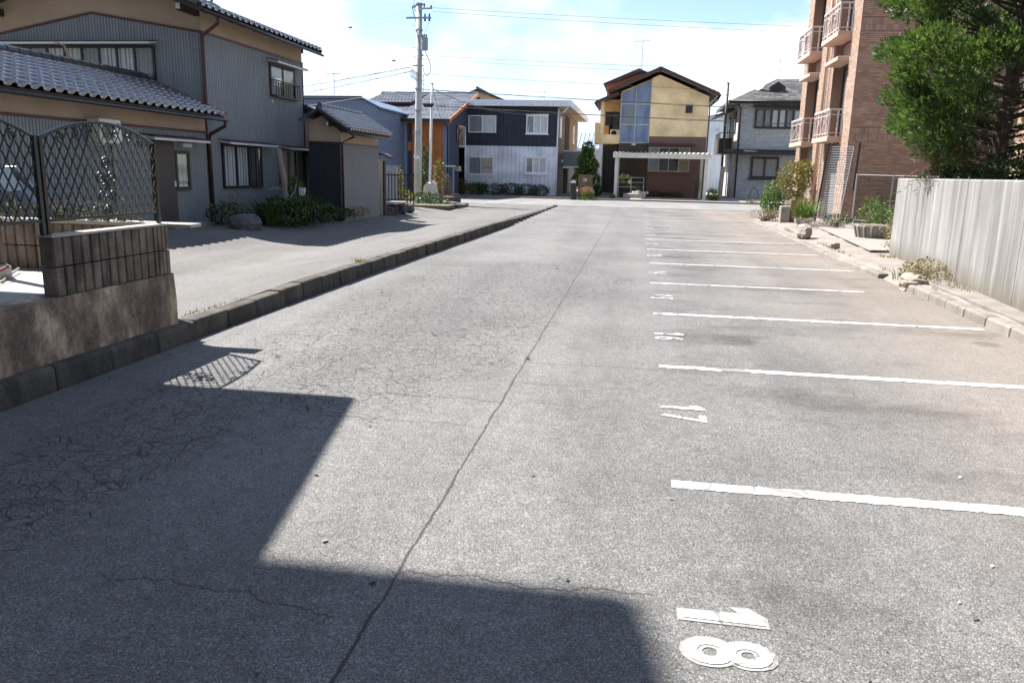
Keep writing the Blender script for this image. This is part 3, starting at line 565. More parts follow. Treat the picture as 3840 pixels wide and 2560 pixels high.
lattice_panel('arched green iron lattice gate leaf at the left edge, before the blue car',Ty,3.66,5.03,1.068,1.74,1.89,'lattice fence panels',9)
pt=thing('dark_post',(-5.32,5.85,.6),'dark brown post in a pale concrete footing at the left edge','post')
MB().tube([(-5.32,5.85,.60),(-5.32,5.85,.70),(-5.32,5.85,.72)],[.085,.08,.05],10).build('footing','terrace',pt)
MB().tube([(-5.32,5.85,.7),(-5.36,5.85,2.2)],.045,10).build('shaft','door_brown',pt,smooth=True)
MB().bar((-5.36,5.85,2.18),(-5.36,5.85,5.12),.09).build('upper_shaft','door_brown',pt)
tag(MB().tube([(-5.0,5.05,.62),(-5.15,5.75,.72)],.012,6).build('thin_rod','rust_red'),'thin rust red rod leaning across the pale terrace','rod')
tag(MB().tube([(-5.1,5.6,.61),(-5.45,6.2,.64)],.01,6).build('stick','dead_wood'),'short thin stick lying on the terrace by the block wall','stick')
# climbing dry vine and dead leaves caught in the lattice foot
vn=thing('dry_vine',(-5,6.45,1.07),'tangle of dry vine along the foot of the lattice fence','vine')
m=MB(); g=random.Random(5)
for k in range(34):
    x=g.uniform(-6.2,-4.35); z=1.07; P=[(x,6.48,z)]
    for q in range(6): P.append((P[-1][0]+g.uniform(-.09,.09),6.47+g.uniform(-.03,.04),min(1.55,P[-1][2]+g.uniform(-.02,.07))))
    m.tube(P,.004,4)
m.build('stems','twig',vn); foliage('leaves','leaf_dark',vn,leafmesh([(-4.9,6.5,1.12,.5,.05,.07),(-5.6,6.5,1.12,.5,.05,.08)],260,.05,11))

# unseen buildings invented outside the frame, shaped to throw the shade on near asphalt
ah=thing('unseen_shade_house',(-6.9,4,.6),'low roofed porch house invented outside the left edge, its eave shaped to shade the asphalt','house')
MB().box(-8.6,-6.05,-1,5.55,.55,4.9).build('wall','grey_wall',ah)
rf=MB().slab([(-5.25,6.54,4.98),(-5.25,3.2,6.02),(-7.88,3.2,6.02),(-7.88,6.54,4.98)],(0,0,.09)).build('roof','roof_board',ah)
MB().slab([(-5.25,3.19,6.02),(-5.25,-1,4.8),(-7.88,-1,4.8),(-7.88,3.19,6.02)],(0,0,.09)).build('roof','roof_board',ah)
ab=thing('unseen_shade_block',(-10,0,0),'tall plain block invented beyond the left edge, its corner shaped to shade the foreground','building')  # made-up block, its roof corner set to draw the foreground shadow edge
MB().box(-24,-8.65,-7,5.7,.0,11.9).build('wall','grey_wall',ab); MB().slab([(-7.91,6.27,11.9),(-7.83,5.9,11.9),(-7.55,3,11.9),(-7.55,-7,11.9),(-24,-7,11.9),(-24,6.27,11.9)],(0,0,.16)).build('roof_slab','coping',ab)
MB().box(-24,26,-18,-7.0,.0,12.5).build('unseen_shade_range','grey_wall',ab)  # unseen range behind the camera, added to darken the shaded ground
for k in range(4):
    for y in (1.0,-2.5,-6): window(ab,facing('+x',-8.65),y,y+1.6,1.6+k*2.8,2.9+k*2.8,2,curtain='curtain_grey')

# ------------------------------------------------------------------ left: two-storey tiled house with single-storey wing
H=thing('tiled_house',(-10.5,17.3,.25),'two storey house with grey ribbed siding, tan gable and dark tiled roofs','house')
X0=-9.92; Tf=facing('+x',-9.92); Tg=facing('-y',17.3)
MB().slab([(-15.3,17.3,.1),(-9.92,17.3,.1),(-9.92,17.3,4.98),(-12.6,17.3,5.93),(-15.3,17.3,5.0)],(0,5.45,0)).build('wall','tan_stucco',H)
siding(H,Tf,17.32,22.74,4.48,.62); MB(Tf).box(17.3,22.75,.001,.03,.1,.62).build('plinth','grey_wall',H)
siding(H,Tg,-15.28,-9.93,lambda u: 4.9-(4.9-4.48)*(u+12.59)/2.66 if u>-12.59 else 4.9-(4.9-4.4)*(-12.59-u)/2.7,2.4)
m=MB(); m.bar((-9.895,17.28,4.49),(-9.895,22.76,4.52),.03,.05); m.build('trim','maroon_trim',H)
MB().bar((-9.93,17.275,4.49),(-12.59,17.275,4.91),.03,.05).build('trim','maroon_trim',H); MB().bar((-12.59,17.275,4.91),(-15.3,17.275,4.41),.03,.05).build('trim','maroon_trim',H)
MB().box(-9.925,-9.885,17.265,17.30,.3,4.5).build('corner_trim','maroon_trim',H); MB().box(-9.925,-9.89,22.73,22.76,.3,4.5).build('corner_trim','maroon_trim',H)
# main roof: right slope tiled, verge boards, purlin ends, gutter
rf=MB().slab([(-9.40,16.4,4.81),(-9.40,22.95,4.81),(-12.6,22.95,5.96),(-12.6,16.4,5.96)],(0,0,.05)).build('roof','roof_board',H)
up=(-3.2,0,1.15); tiles(rf,(-9.38,16.42,4.87),(0,1,0),up,24,14)
MB().slab([(-12.6,16.4,5.97),(-12.6,22.95,5.97),(-15.8,22.95,4.82),(-15.8,16.4,4.82)],(0,0,.08)).build('roof','tile_ridge',H)
ridge_row(rf,(-12.6,16.35,6.09),(-12.6,23.0,6.09),.11)
for y in (16.42,22.93): MB().bar((-9.38,y,4.84),(-12.6,y,5.99),.05,.16).build('verge_board','dark_wood',H); MB().bar((-12.6,y,5.99),(-15.8,y,4.84),.05,.16).build('verge_board','dark_wood',H)
ridge_row(rf,(-9.42,16.4,4.93),(-12.55,16.4,6.06),.07,name='verge_tile')
for x,z in ((-9.98,4.98),(-11.3,5.42),(-12.6,5.83),(-14.9,5.0)):
    b=MB().box(x-.06,x+.06,16.55,17.3,z-.16,z).build('purlin_end','dark_wood',H); MB().box(x-.05,x+.05,16.535,16.548,z-.14,z-.02).build('end_cap','white_alu',b)
    b=MB().box(x-.06,x+.06,22.75,22.9,z-.16,z).build('purlin_end','dark_wood',H)
gutter(H,(-9.34,16.45,4.79),(-9.34,22.95,4.77),.035)
for k in range(12): MB().bar((-9.34,16.6+k*.55,4.75),(-9.55,16.6+k*.55,4.84),.012,.03).build('gutter_bracket','black_metal',H)
pipe(H,[(-9.34,17.05,4.74),(-9.34,17.05,4.64),(-9.80,17.16,4.40),(-9.83,17.2,4.25),(-9.83,17.2,2.8),(-9.72,17.1,2.72)])
# upper windows
w_=window(H,Tg,-14.72,-11.06,3.44,4.2,8,'dark_frame',.055,('curtain_grey','curtain_grey','curtain_white','curtain_white','curtain_grey','curtain_white','curtain_white','curtain_grey'))
awning(H,Tg,-15.0,-11.0,4.30); pipe(H,[(-13.7,17.0,4.22),(-13.25,16.97,4.22),(-13.1,16.97,4.15),(-13.06,17.15,3.5)],.02,'tan_stucco','conduit')
window(H,Tf,20.57,22.13,3.42,4.26,2,'bronze_frame',.06,('curtain_grey','curtain_tan')); awning(H,Tf,20.48,22.43,4.36)
r=MB(Tf); r.bar((20.58,.20,3.82),(22.12,.20,3.82),.03,.03); r.bar((20.58,.20,3.42),(22.12,.20,3.42),.03,.03); r.bar((20.58,.03,3.42),(20.58,.2,3.42),.03); r.bar((22.12,.03,3.42),(22.12,.2,3.42),.03); r.bar((20.58,.03,3.82),(20.58,.2,3.82),.03); r.bar((22.12,.03,3.82),(22.12,.2,3.82),.03)
rr=r.build('window_railing','dark_frame',H)
for k in range(11): MB(Tf).bar((20.6+k*.15,.2,3.43),(20.6+k*.15,.2,3.81),.016).build('baluster','dark_frame',rr)
MB(Tf).tube([(20.66,.022,3.28),(20.66,.05,3.28)],.04,10).build('vent_cap','white_alu',H)
# lower windows
window(H,Tf,17.86,19.88,1.02,2.08,3,'dark_frame',.06,('curtain_white','curtain_white','interior')); awning(H,Tf,17.76,20.3,2.17)
window(H,Tf,20.95,22.6,1.08,2.06,3,'bronze_frame',.06,('curtain_tan','curtain_tan','dark_wood')); awning(H,Tf,21.1,22.9,2.14)
# wing
MB().slab([(-12.75,7.5,.1),(-9.92,7.5,.1),(-9.92,7.5,2.62),(-11.3,7.5,3.2),(-12.75,7.5,2.62)],(0,9.78,0)).build('wing_wall','tan_stucco',H)
siding(H,Tf,7.55,17.26,2.28,.35); MB(Tf).box(7.5,17.27,.001,.028,.1,.35).build('plinth','grey_wall',H)
MB().bar((-9.893,7.5,2.29),(-9.893,17.27,2.30),.03,.045).build('trim','maroon_trim',H)
wr=MB().slab([(-9.45,7.3,2.62),(-9.45,17.27,2.62),(-11.3,17.27,3.36),(-11.3,7.3,3.36)],(0,0,.04)).build('wing_roof','roof_board',H)
upw=(-1.85,0,.74); tiles(wr,(-9.43,9.2,2.665),(0,1,0),upw,30,8,maxobj=290)
MB().slab([(-11.3,7.3,3.37),(-11.3,17.27,3.37),(-13.2,17.27,2.6),(-13.2,7.3,2.6)],(0,0,.08)).build('wing_roof','tile_ridge',H)
m=MB(); m.box(-11.42,-11.18,7.3,17.2,3.36,3.47); m.build('ridge_base','tile_ridge',H); ridge_row(wr,(-11.3,7.3,3.51),(-11.3,17.2,3.51),.085)
MB().bar((-9.35,17.25,2.72),(-11.2,17.25,3.45),.05,.06).build('flashing','orange_wall',H)
gutter(H,(-9.39,7.3,2.59),(-9.39,17.3,2.57),.032); pipe(H,[(-9.39,17.2,2.55),(-9.39,17.2,2.45),(-9.80,17.24,2.26),(-9.84,17.26,2.1),(-9.84,17.26,.25)])
d=MB(Tf).box(15.05,15.85,.004,.06,.38,2.03).build('door','door_brown',H); MB(Tf).box(15.75,15.80,.06,.09,1.1,1.22).build('handle','white_alu',d)
window(H,Tf,15.86,16.42,1.02,1.86,1,'dark_frame',.07,'frosted'); awning(H,Tf,14.75,16.85,2.15)
ld=MB(Tf).box(16.1,16.45,.02,.12,1.94,2.02).build('wall_lamp','white_alu',H)
MB(Tf).box(14.6,16.0,.02,.75,.1,.37).build('step','yard_concrete',H)
# small side annex with ridge-end tile
MB().box(-11.5,-9.5,22.76,25.6,.1,3.05).build('annex_wall','tan_stucco',H); MB().box(-11.51,-9.47,22.755,25.6,.1,2.1).build('annex_plinth','grey_wall',H)
ar=MB().slab([(-10.2,22.75,3.35),(-8.9,22.75,2.82),(-8.9,25.9,2.82),(-10.2,25.9,3.35)],(0,0,.07)).build('annex_roof','tile_ridge',H)
ridge_row(ar,(-8.95,22.75,2.93),(-10.1,22.75,3.42),.075,name='verge_tile')
MB().tube([(-10.2,22.6,3.45),(-10.2,22.72,3.5),(-10.2,22.95,3.48)],[.13,.16,.1],8).build('ridge_end_tile','tile_ridge',ar); MB().bar((-8.9,22.8,2.78),(-10.2,22.8,3.3),.06,.14).build('verge_board','dark_wood',H)
MB().box(-9.62,-9.5,22.85,23.05,2.6,2.75).build('purlin_end','dark_wood',H)
# air conditioner on its wall bracket
ac=thing('air_conditioner',(-9.7,13.6,1.8),'pale outdoor air conditioner unit on the wing wall under the eave','air conditioner')
MB().box(-9.86,-9.60,13.15,13.75,1.92,2.35).build('casing','ac_white',ac,bevel=.01)
MB().box(-9.599,-9.592,13.59,13.73,1.94,2.33).build('side_panel','white_paint',ac); MB().box(-9.591,-9.588,13.61,13.70,2.25,2.29).build('maker_plate','ac_blue',ac)
MB().tube([(-9.599,13.36,2.13),(-9.589,13.36,2.13)],.16,20).build('fan_opening','interior',ac)
m=MB()
for k in range(5): m.tube([(-9.584,13.36+(.03+.03*k)*math.cos(a*.393),2.13+(.03+.03*k)*math.sin(a*.393)) for a in range(17)],.004,4)
m.build('fan_grille','ac_white',ac)
for y in (13.2,13.68): MB().bar((-9.91,y,1.9),(-9.58,y,1.9),.03).build('bracket','white_alu',ac)
pipe(ac,[(-9.70,13.75,2.05),(-9.70,13.82,2.05),(-9.86,13.84,1.95),(-9.87,13.84,.4)],.03,'soffit','refrigerant_pipe')
tv=thing('roof_aerial_mast',(-10.9,19.6,5.5),'grey mast standing on the main tiled roof','mast'); MB().tube([(-10.9,19.6,5.4),(-10.9,19.6,7.2)],.03,8).build('pole','galvanised',tv); MB().bar((-10.9,19.6,5.5),(-10.75,19.5,5.9),.03).build('brace','galvanised',tv)

# ------------------------------------------------------------------ tiled shed beside the house
S=thing('tiled_shed',(-8.2,21,.25),'small tan and grey outbuilding with a tiled roof beside the big house','shed')
MB().slab([(-8.62,20.1,.1),(-7.75,20.1,.1),(-7.75,20.1,2.48),(-8.25,20.1,2.9),(-8.62,20.1,2.72)],(0,3.0,0)).build('wall','tan_stucco',S)
MB().box(-7.762,-7.735,20.085,23.11,.1,2.18).build('lower_wall','grey_wall',S); MB().box(-8.63,-7.78,20.07,20.098,.1,2.2).build('door_panel','black_panel',S)
MB().box(-8.34,-8.30,20.05,20.07,.2,2.2).build('door_stile','dark_wood',S); MB().bar((-8.64,20.06,2.22),(-7.74,20.06,2.20),.04,.05).build('lintel','maroon_trim',S); MB().bar((-7.73,20.07,2.2),(-7.73,23.12,2.2),.025,.03).build('trim','maroon_trim',S)
sr=MB().slab([(-7.40,19.75,2.47),(-7.40,23.2,2.47),(-8.25,23.2,3.0),(-8.25,19.75,3.0)],(0,0,.04)).build('roof','roof_board',S)
tiles(sr,(-7.385,19.78,2.515),(0,1,0),(-.85,0,.53),17,6,w=.20,l=.16); MB().slab([(-8.25,19.75,3.0),(-8.25,23.2,3.0),(-8.75,23.2,2.72),(-8.75,19.75,2.72)],(0,0,.06)).build('roof','tile_ridge',S)
MB().box(-8.33,-8.17,19.9,23.1,3.03,3.12).build('ridge_base','tile_ridge',S); ridge_row(sr,(-8.25,19.95,3.15),(-8.25,23.05,3.15),.06,step=.22)
ridge_row(sr,(-7.42,19.77,2.55),(-8.22,19.77,3.06),.05,step=.2,name='verge_tile'); gutter(S,(-7.36,19.8,2.44),(-7.36,23.2,2.42),.035); pipe(S,[(-7.36,20.0,2.42),(-7.36,20.02,2.36),(-7.70,20.06,2.22),(-7.70,20.06,.2)],.028)
MB().box(-8.02,-7.96,19.8,20.1,2.62,2.72).build('purlin_end','dark_wood',S); MB().box(-8.01,-7.97,19.79,19.798,2.63,2.71).build('end_cap','white_alu',S)
# gate post with curved cap and low stone wall past the shed
gp=thing('gate_post',(-7.9,23.8,.2),'narrow rendered gate post with a curved dark cap past the shed','post')
MB().box(-8.0,-7.82,23.7,23.9,.15,1.85).build('shaft','soffit',gp); MB().box(-7.81,-7.77,23.72,23.88,.15,1.8).build('board','dark_wood',gp)
m=MB()
for k in range(8): a0,a1=math.pi*(.1+.1*k),math.pi*(.1+.1*(k+1)); m.slab([(-7.86-.3*math.cos(a0),23.55,1.82+.17*math.sin(a0)),(-7.86-.3*math.cos(a1),23.55,1.82+.17*math.sin(a1)),(-7.86-.3*math.cos(a1),23.55,1.87+.17*math.sin(a1)),(-7.86-.3*math.cos(a0),23.55,1.87+.17*math.sin(a0))],(0,.5,0))
m.build('cap','dark_wood',gp)
for k,(x,y,r_) in enumerate(((-7.95,24.3,.3),(-7.9,24.9,.26),(-7.85,25.5,.30),(-7.8,26.1,.24))):
    rock('wall_stone',(x,y,.12),(.24,r_,.2),'dark_stone',['largest','flat-topped','rounded','last'][k]+' dark stone of the low garden edge past the shed',seed=20+k,group='garden edge stones')
sl=tag(MB().box(-8.1,-7.6,24.2,25.6,.46,.52).build('stone_bench','coping',bevel=.01),'pale stone slab bench on the dark garden stones','bench')
# low dark garden fence with bars in front of the blue-grey house
gf=thing('garden_fence',(-9.2,28.5,.2),'dark vertical bar garden fence in front of the blue grey house','fence')
MB().bar((-9.9,28.4,1.35),(-8.2,28.6,1.35),.04).build('rail','black_metal',gf); MB().bar((-9.9,28.4,.45),(-8.2,28.6,.45),.04).build('rail','black_metal',gf)
for k in range(15): x=-9.85+k*.115; MB().bar((x,28.4+k*.0135,.2),(x,28.4+k*.0135,1.42),.03).build('bar','black_metal',gf)
wn=MB().box(-10.2,-9.1,29.3,29.36,.2,1.7).build('trellis_board','curtain_grey'); tag(wn,'pale weathered board behind the garden fence','board')

# ------------------------------------------------------------------ parked blue car behind the lattice
CAR=thing('parked_car',(-8.65,7.9,.27),'dark blue small car parked behind the lattice fence','car')
def ring(y,zb,zs,zr,wb,wr,zs2=None):
    """cross-section at y: lower, sill, shoulder, roof edge, roof centre (right half then mirrored)"""
    cx=-8.65; pts=[(wb*.92,zb),(wb,zb+.18),(wb,zs),(wr,zr-.06 if zr>zs+.1 else zs+.02),(wr*.8,zr),(0,zr+.02)]
    return [(cx+a,y,z) for a,z in pts]+[(cx-a,y,z) for a,z in pts[::-1][1:]]
secs=[(6.12,.42,.80,.84,.62,.55),(6.2,.40,.92,.96,.70,.62),(6.9,.38,1.04,1.10,.73,.66),(7.05,.38,1.08,1.16,.735,.64),(7.6,.38,1.10,1.62,.735,.56),(8.2,.38,1.11,1.68,.735,.58),(8.9,.38,1.12,1.66,.73,.56),(9.3,.40,1.12,1.56,.72,.54),(9.62,.42,1.08,1.16,.70,.60),(9.72,.46,.95,1.0,.66,.58)]
m=MB(); rs=[m.pts(ring(*s)) for s in secs]; nn_=11
for a,b in zip(rs,rs[1:]):
    for k in range(nn_-1): m.f.append((a+k,a+k+1,b+k+1,b+k))
m.f.append(tuple(range(rs[0],rs[0]+nn_))); m.f.append(tuple(range(rs[-1],rs[-1]+nn_))[::-1])
body=m.build('body','car_blue',CAR,smooth=True); sm=body.modifiers.new('sub','SUBSURF'); sm.levels=2; sm.render_levels=2
def side_glass(nm,pts,sx):
    MB().slab([(-8.65+sx*(.70-(z-1.12)*.24),y,z) for y,z in pts],(sx*.012,0,0)).build(nm,'frosted',CAR)
for sx in (1,-1):
    side_glass('side_window',[(7.35,1.17),(8.1,1.18),(8.1,1.55),(7.62,1.53)],sx); side_glass('side_window',[(8.16,1.18),(8.85,1.19),(8.83,1.54),(8.16,1.55)],sx); side_glass('side_window',[(8.92,1.19),(9.3,1.2),(9.18,1.48),(8.9,1.53)],sx)
    MB().box(-8.65+sx*.72-.06,-8.65+sx*.72+.08*sx+.06,7.42,7.52,1.12,1.26).build('mirror','car_blue',CAR,bevel=.02)
    MB().box(-8.65+sx*.60-.05,-8.65+sx*.60+.05,9.66,9.72,.80,1.06).build('tail_lamp','lamp_red',CAR,bevel=.01)
    for y in (6.75,9.05):
        w_=MB().tube([(-8.65+sx*.58,y,.55),(-8.65+sx*.745,y,.55)],.28,20).build('wheel','tyre',CAR); MB().tube([(-8.65+sx*.74,y,.55),(-8.65+sx*.752,y,.55)],.18,16).build('rim','chrome',w_)
MB().slab([(-9.18,9.37,1.50),(-8.12,9.37,1.50),(-8.03,9.62,1.15),(-9.27,9.62,1.15)],(0,.02,.012)).build('rear_window','frosted',CAR); MB().slab([(-9.2,7.5,1.60),(-8.1,7.5,1.60),(-8.0,7.0,1.15),(-9.3,7.0,1.15)],(0,-.012,.02)).build('windscreen','frosted',CAR)
MB().box(-9.3,-8.0,9.66,9.78,.5,.72).build('bumper','car_blue',CAR,bevel=.03)

# ------------------------------------------------------------------ plants along the left house
g=random.Random(9)
blades('weed_clump',(-8.3,16.9,.27),150,.75,.5,'leaf_dark','dark grassy weeds right of the squat stone by the house',31,width=.03)
blades('weed_clump',(-8.0,18.0,.27),170,.85,.6,'leaf_dark','tall dark weeds below the second ground floor window',32,width=.03)
shrub('low_shrub',(-8.1,17.3,.25),[(0,0,.3,.6,.7,.35),(.1,.9,.28,.5,.6,.3)],1500,.10,'leaf_dark','spreading dark green shrub in front of the gnarled trunk',seed=33)
shrub('low_shrub',(-9.0,16.3,.25),[(0,0,.25,.45,.45,.3)],600,.08,'leaf_dark','small dark shrub left of the squat stone',seed=34)
shrub('low_shrub',(-7.9,19.1,.25),[(0,0,.2,.45,.7,.25),(.1,.8,.15,.4,.5,.18)],900,.07,'leaf_dark','low grey green shrub at the shed corner',seed=35)
shrub('pale_shrub',(-8.85,19.6,.25),[(0,0,.65,.28,.3,.42)],500,.09,'leaf_green','upright pale green shrub beside the shed doorway',seed=36)
shrub('dry_shrub',(-7.75,20.9,.25),[(0,0,.14,.35,.9,.16)],500,.06,'dry_grass','low dry brownish plants along the shed wall foot',seed=37)
shrub('dry_shrub',(-9.4,17.6,.25),[(0,0,.4,.3,.3,.35)],260,.05,'dry_grass','sparse dry weed under the ground floor window',seed=38)
rock('squat_stone',(-8.3,15.85,.22),(.34,.28,.19),'dark_stone','squat grey purple stone block at the edge of the weeds',seed=4)
gt=thing('gnarled_trunk',(-8.8,19.0,.25),'gnarled pale dead trunk leaning in front of the window','trunk')
m=MB(); P=[(-8.55,18.9,.2),(-8.75,18.95,.6),(-8.86,19.0,.95),(-8.84,18.95,1.3),(-8.9,18.9,1.7),(-8.92,18.86,2.0)]; m.tube(P,[.13,.10,.075,.085,.07,.075],9); m.build('stem','dead_wood',gt)
MB().tube([(-8.86,19.0,.95),(-8.95,18.8,1.05),(-9.0,18.4,1.0)],.025,6,r2=.012).build('branch','dead_wood',gt); MB().tube([(-8.8,18.97,.7),(-8.72,19.3,.95),(-8.75,19.5,1.2)],.03,6,r2=.012).build('branch','dead_wood',gt)
tag(MB().box(-8.6,-8.45,19.3,19.36,.85,1.05).build('paper_tag','white_paint'),'small white tag hanging among the plants by the window','tag')

# ------------------------------------------------------------------ far side of the street
simple('slate_blue','#61718b',.5,.08,1.5,40)
def snow_guards(parent, quad, rows, n, mat='transformer_grey'):
    a,b,c,d=[Vector(p) for p in quad]; m=MB()
    for t in rows:
        p,q=a.lerp(d,t),b.lerp(c,t)
        for k in range(n):
            o=p.lerp(q,(k+.5+.25*(int(t*100)%2))/n)+Vector((0,0,.06)); m.box(o.x-.05,o.x+.05,o.y-.015,o.y+.015,o.z-.05,o.z-.005)
    return tag(m.build('snow_guards',mat,parent),kind='stuff')
def aerial(loc, h, label, cross=.5, group='roof aerials'):
    t=thing('tv_aerial',loc,label,'aerial',group); x,y,z=loc
    MB().tube([(x,y,z-.15),(x,y,z+h)],.018,6).build('mast','galvanised',t)
    b=MB().bar((x-cross,y,z+h*.93),(x+cross,y,z+h*.97),.02).build('boom','galvanised',t); m=MB()
    for k in range(7): u=-cross+cross*2*k/6; m.bar((x+u,y-.28+.02*k,z+h*.95),(x+u,y+.28-.02*k,z+h*.95),.010); 
    m.bar((x-cross*.98,y,z+h*.78),(x-cross,y,z+h*1.1),.012); m.build('elements','galvanised',b)
    MB().bar((x-.35,y,z+h*.72),(x+.35,y,z+h*.72),.014).build('lower_element','galvanised',t)
    for s in (-1,1): MB().tube([(x,y,z+h*.6),(x+s*.6,y+s*.3,z-.1)],.004,4).build('guy_wire','galvanised',t)
    return t

# two-tone house with flat white roof edge
A=thing('two_tone_house',(-8,50,.1),'two storey house, navy boards above pale boards, broad white roof edge','house'); Ta=facing('-y',50)
MB().box(-10.93,-5.07,50.02,65.5,.05,5.5).build('wall','brown_side',A)
nb=22; bw_=5.9/nb
for k in range(nb):
    u=-10.96+k*bw_
    MB(Ta).box(u+.006,u+bw_-.006,-.015,.022+random.uniform(0,.003),.12,3.08).build('board','pale_siding',A)
    MB(Ta).box(u+.006,u+bw_-.006,-.015,.028+random.uniform(0,.003),3.11,5.47).build('board','navy_siding',A)
MB(Ta).box(-10.97,-5.05,-.012,.036,3.075,3.115).build('belt','pale_siding',A)
rf=MB().slab([(-11.66,49.35,5.52),(-4.36,49.35,5.52),(-4.36,66.5,5.62),(-11.66,66.5,5.62)],(0,0,.05)).build('roof_deck','soffit',A)
for k,(z0,z1,o) in enumerate(((5.50,5.62,.0),(5.625,5.74,.02),(5.745,5.86,.04))):
    MB().box(-11.68-o,-4.34+o,49.27-o,49.345-o*.5,z0,z1).build('fascia','white_fascia',rf); MB().slab([(-4.355+o*.2,49.35,z0),(-4.34+o*.2+.06,49.35,z0),(-4.34+o*.2+.06,66.5,z0+.1),(-4.355+o*.2,66.5,z0+.1)],(0,0,.115)).build('fascia','white_fascia',rf)
Tw=lambda u,o,z:(u,49.975-o,z)
window(A,Tw,-10.79,-9.01,3.91,4.96,2,'white_trim',.055,('curtain_grey','curtain_white')); window(A,Tw,-10.76,-9.14,1.35,2.42,2,'white_trim',.05,('curtain_grey','curtain_grey'))
for z0,z1,u0,u1 in ((3.90,5.0,-7.10,-5.73),(1.46,2.46,-7.10,-5.75)):
    w_=window(A,Tw,u0,u1,z0,z1,3,'white_trim',.07,('curtain_grey','curtain_white','curtain_white')); MB(Tw).box(u0-.05,u1+.05,.0,.12,z0-.07,z0-.005).build('sill','white_trim',w_); MB(Tw).box(u0-.04,u1+.04,.0,.11,z1+.005,z1+.07).build('head','white_trim',w_)
# low ornamental balcony rail under the lower left window
br=MB(Tw); br.box(-10.82,-9.1,.02,.12,1.25,1.31); 
for k in range(14): u=-10.78+k*.125; br.bar((u,.08,.75),(u+.12,.08,1.25),.012); br.bar((u+.12,.08,.75),(u,.08,1.25),.012)
br.build('window_grille','white_trim',A)
# projecting box bay on the left side
by=MB().box(-11.66,-11.0,49.92,51.2,2.98,4.2).build('box_bay','white_trim',A); Tb=facing('-y',49.91)
MB(Tb).box(-11.57,-11.09,.001,.012,3.1,4.08).build('panel','curtain_tan',by); MB(Tb).bar((-11.55,.03,3.12),(-11.12,.03,4.06),.05,.02,up=(0,1,0)).build('brace','white_trim',by); MB(Tb).box(-11.66,-11.0,.002,.05,4.08,4.2).build('rail','white_trim',by); MB(Tb).box(-11.66,-11.0,.002,.05,2.98,3.1).build('rail','white_trim',by)
pipe(A,[(-5.1,49.9,5.45),(-5.12,49.9,3.0),(-5.12,49.9,.1)],.045,'white_trim'); pipe(A,[(-10.98,49.9,5.5),(-10.98,49.9,.1)],.045,'white_trim'); pipe(A,[(-4.5,49.6,5.46),(-4.75,49.75,5.2),(-5.05,49.88,5.1)],.035,'white_trim')
Ts=facing('+x',-5.07)
MB(Ts).box(50.1,65.4,.001,.02,.1,2.75).build('side_plinth','door_brown',A); window(A,Ts,50.6,51.5,3.7,5.0,1,'white_trim',.06,'curtain_tan'); window(A,Ts,60.5,61.6,3.7,5.0,1,'white_trim',.06,'curtain_tan')
MB(Ts).box(54.3,57.5,.002,.03,2.9,5.35).build('doorway','interior',A); MB(Ts).box(54.0,57.0,.03,.06,.15,2.3).build('doorway','interior',A)
bl=MB(Ts).box(53.4,58.6,.03,1.25,1.85,1.98).build('balcony','white_trim',A); MB(Ts).box(53.4,58.6,1.2,1.25,1.98,2.95).build('balcony_panel','grey_blind',bl); MB(Ts).box(53.4,53.45,.03,1.2,1.98,2.95).build('balcony_panel','grey_blind',bl); MB(Ts).bar((53.4,1.22,2.98),(58.6,1.22,2.98),.07).build('top_rail','white_trim',bl); MB(Ts).bar((53.42,.03,2.98),(53.42,1.22,2.98),.07).build('top_rail','white_trim',bl)
MB(Ts).tube([(52.3,.0,2.3),(52.3,.1,2.3)],.09,10).build('vent_cap','white_trim',A)
aerial((-7.0,58,5.7),1.55,'thin tv aerial on the flat roof of the navy and pale house')

# blue-grey house with wooden panel and slate roof
Bh=thing('slate_roof_house',(-13.5,45,.1),'blue grey house with orange wooden panel and wide slate roof','house'); Tq=facing('-y',45)
MB().box(-17.5,-10.82,45.0,47.4,.05,4.25).build('wall','navy_board',Bh); MB().box(-17.5,-11.9,47.41,51.4,.05,4.25).build('wall','navy_board',Bh); MB().box(-17.5,-10.82,51.41,57,.05,4.25).build('wall','navy_board',Bh)
MB(Tq).box(-17.4,-13.33,.001,.05,.1,4.2).build('front_wall','blue_stucco',Bh); MB(Tq).box(-11.17,-10.84,.001,.05,.1,4.2).build('front_wall','blue_stucco',Bh)
for k in range(13): u=-13.02+k*.141; MB(Tq).box(u+.003,u+.138,.001,.03+random.uniform(0,.006),.4,4.2).build('plank','wood_plank',Bh)
MB().slab([(-10.82,45.02,4.25),(-10.82,52.2,4.25),(-10.82,52.2,6.3)],(-.1,0,0)).build('side_gable','navy_board',Bh)
def slate_roof(par,x0,x1,y0,z0,y1,z1,rows,x0t=None,guards=True):
    q=[(x0,y0,z0),(x1,y0,z0),(x1,y1,z1),(x0t if x0t is not None else x0,y1,z1)]
    s=MB().slab([(a,b_,c-.10) for a,b_,c in q],(0,0,.095)).build('roof','roof_board',par); courses(s,q,rows,'slate'); 
    if guards: snow_guards(s,q,(.12,.3,.5,.7,.88),14)
    return s
slate_roof(Bh,-13.95,-10.68,44.35,4.36,52.3,6.5,30); slate_roof(Bh,-16.9,-13.97,44.35,4.36,47.6,5.23,12,x0t=-16.6)
slate_roof(Bh,-17.0,-13.96,48.0,5.55,52.3,6.5,14); MB().box(-16.9,-13.9,48.25,48.5,4.9,5.55).build('riser_wall','brown_roof',Bh)
MB().slab([(-17.3,52.3,6.5),(-10.68,52.3,6.5),(-10.68,58,4.9),(-17.3,58,4.9)],(0,0,-.1)).build('roof','roof_board',Bh)
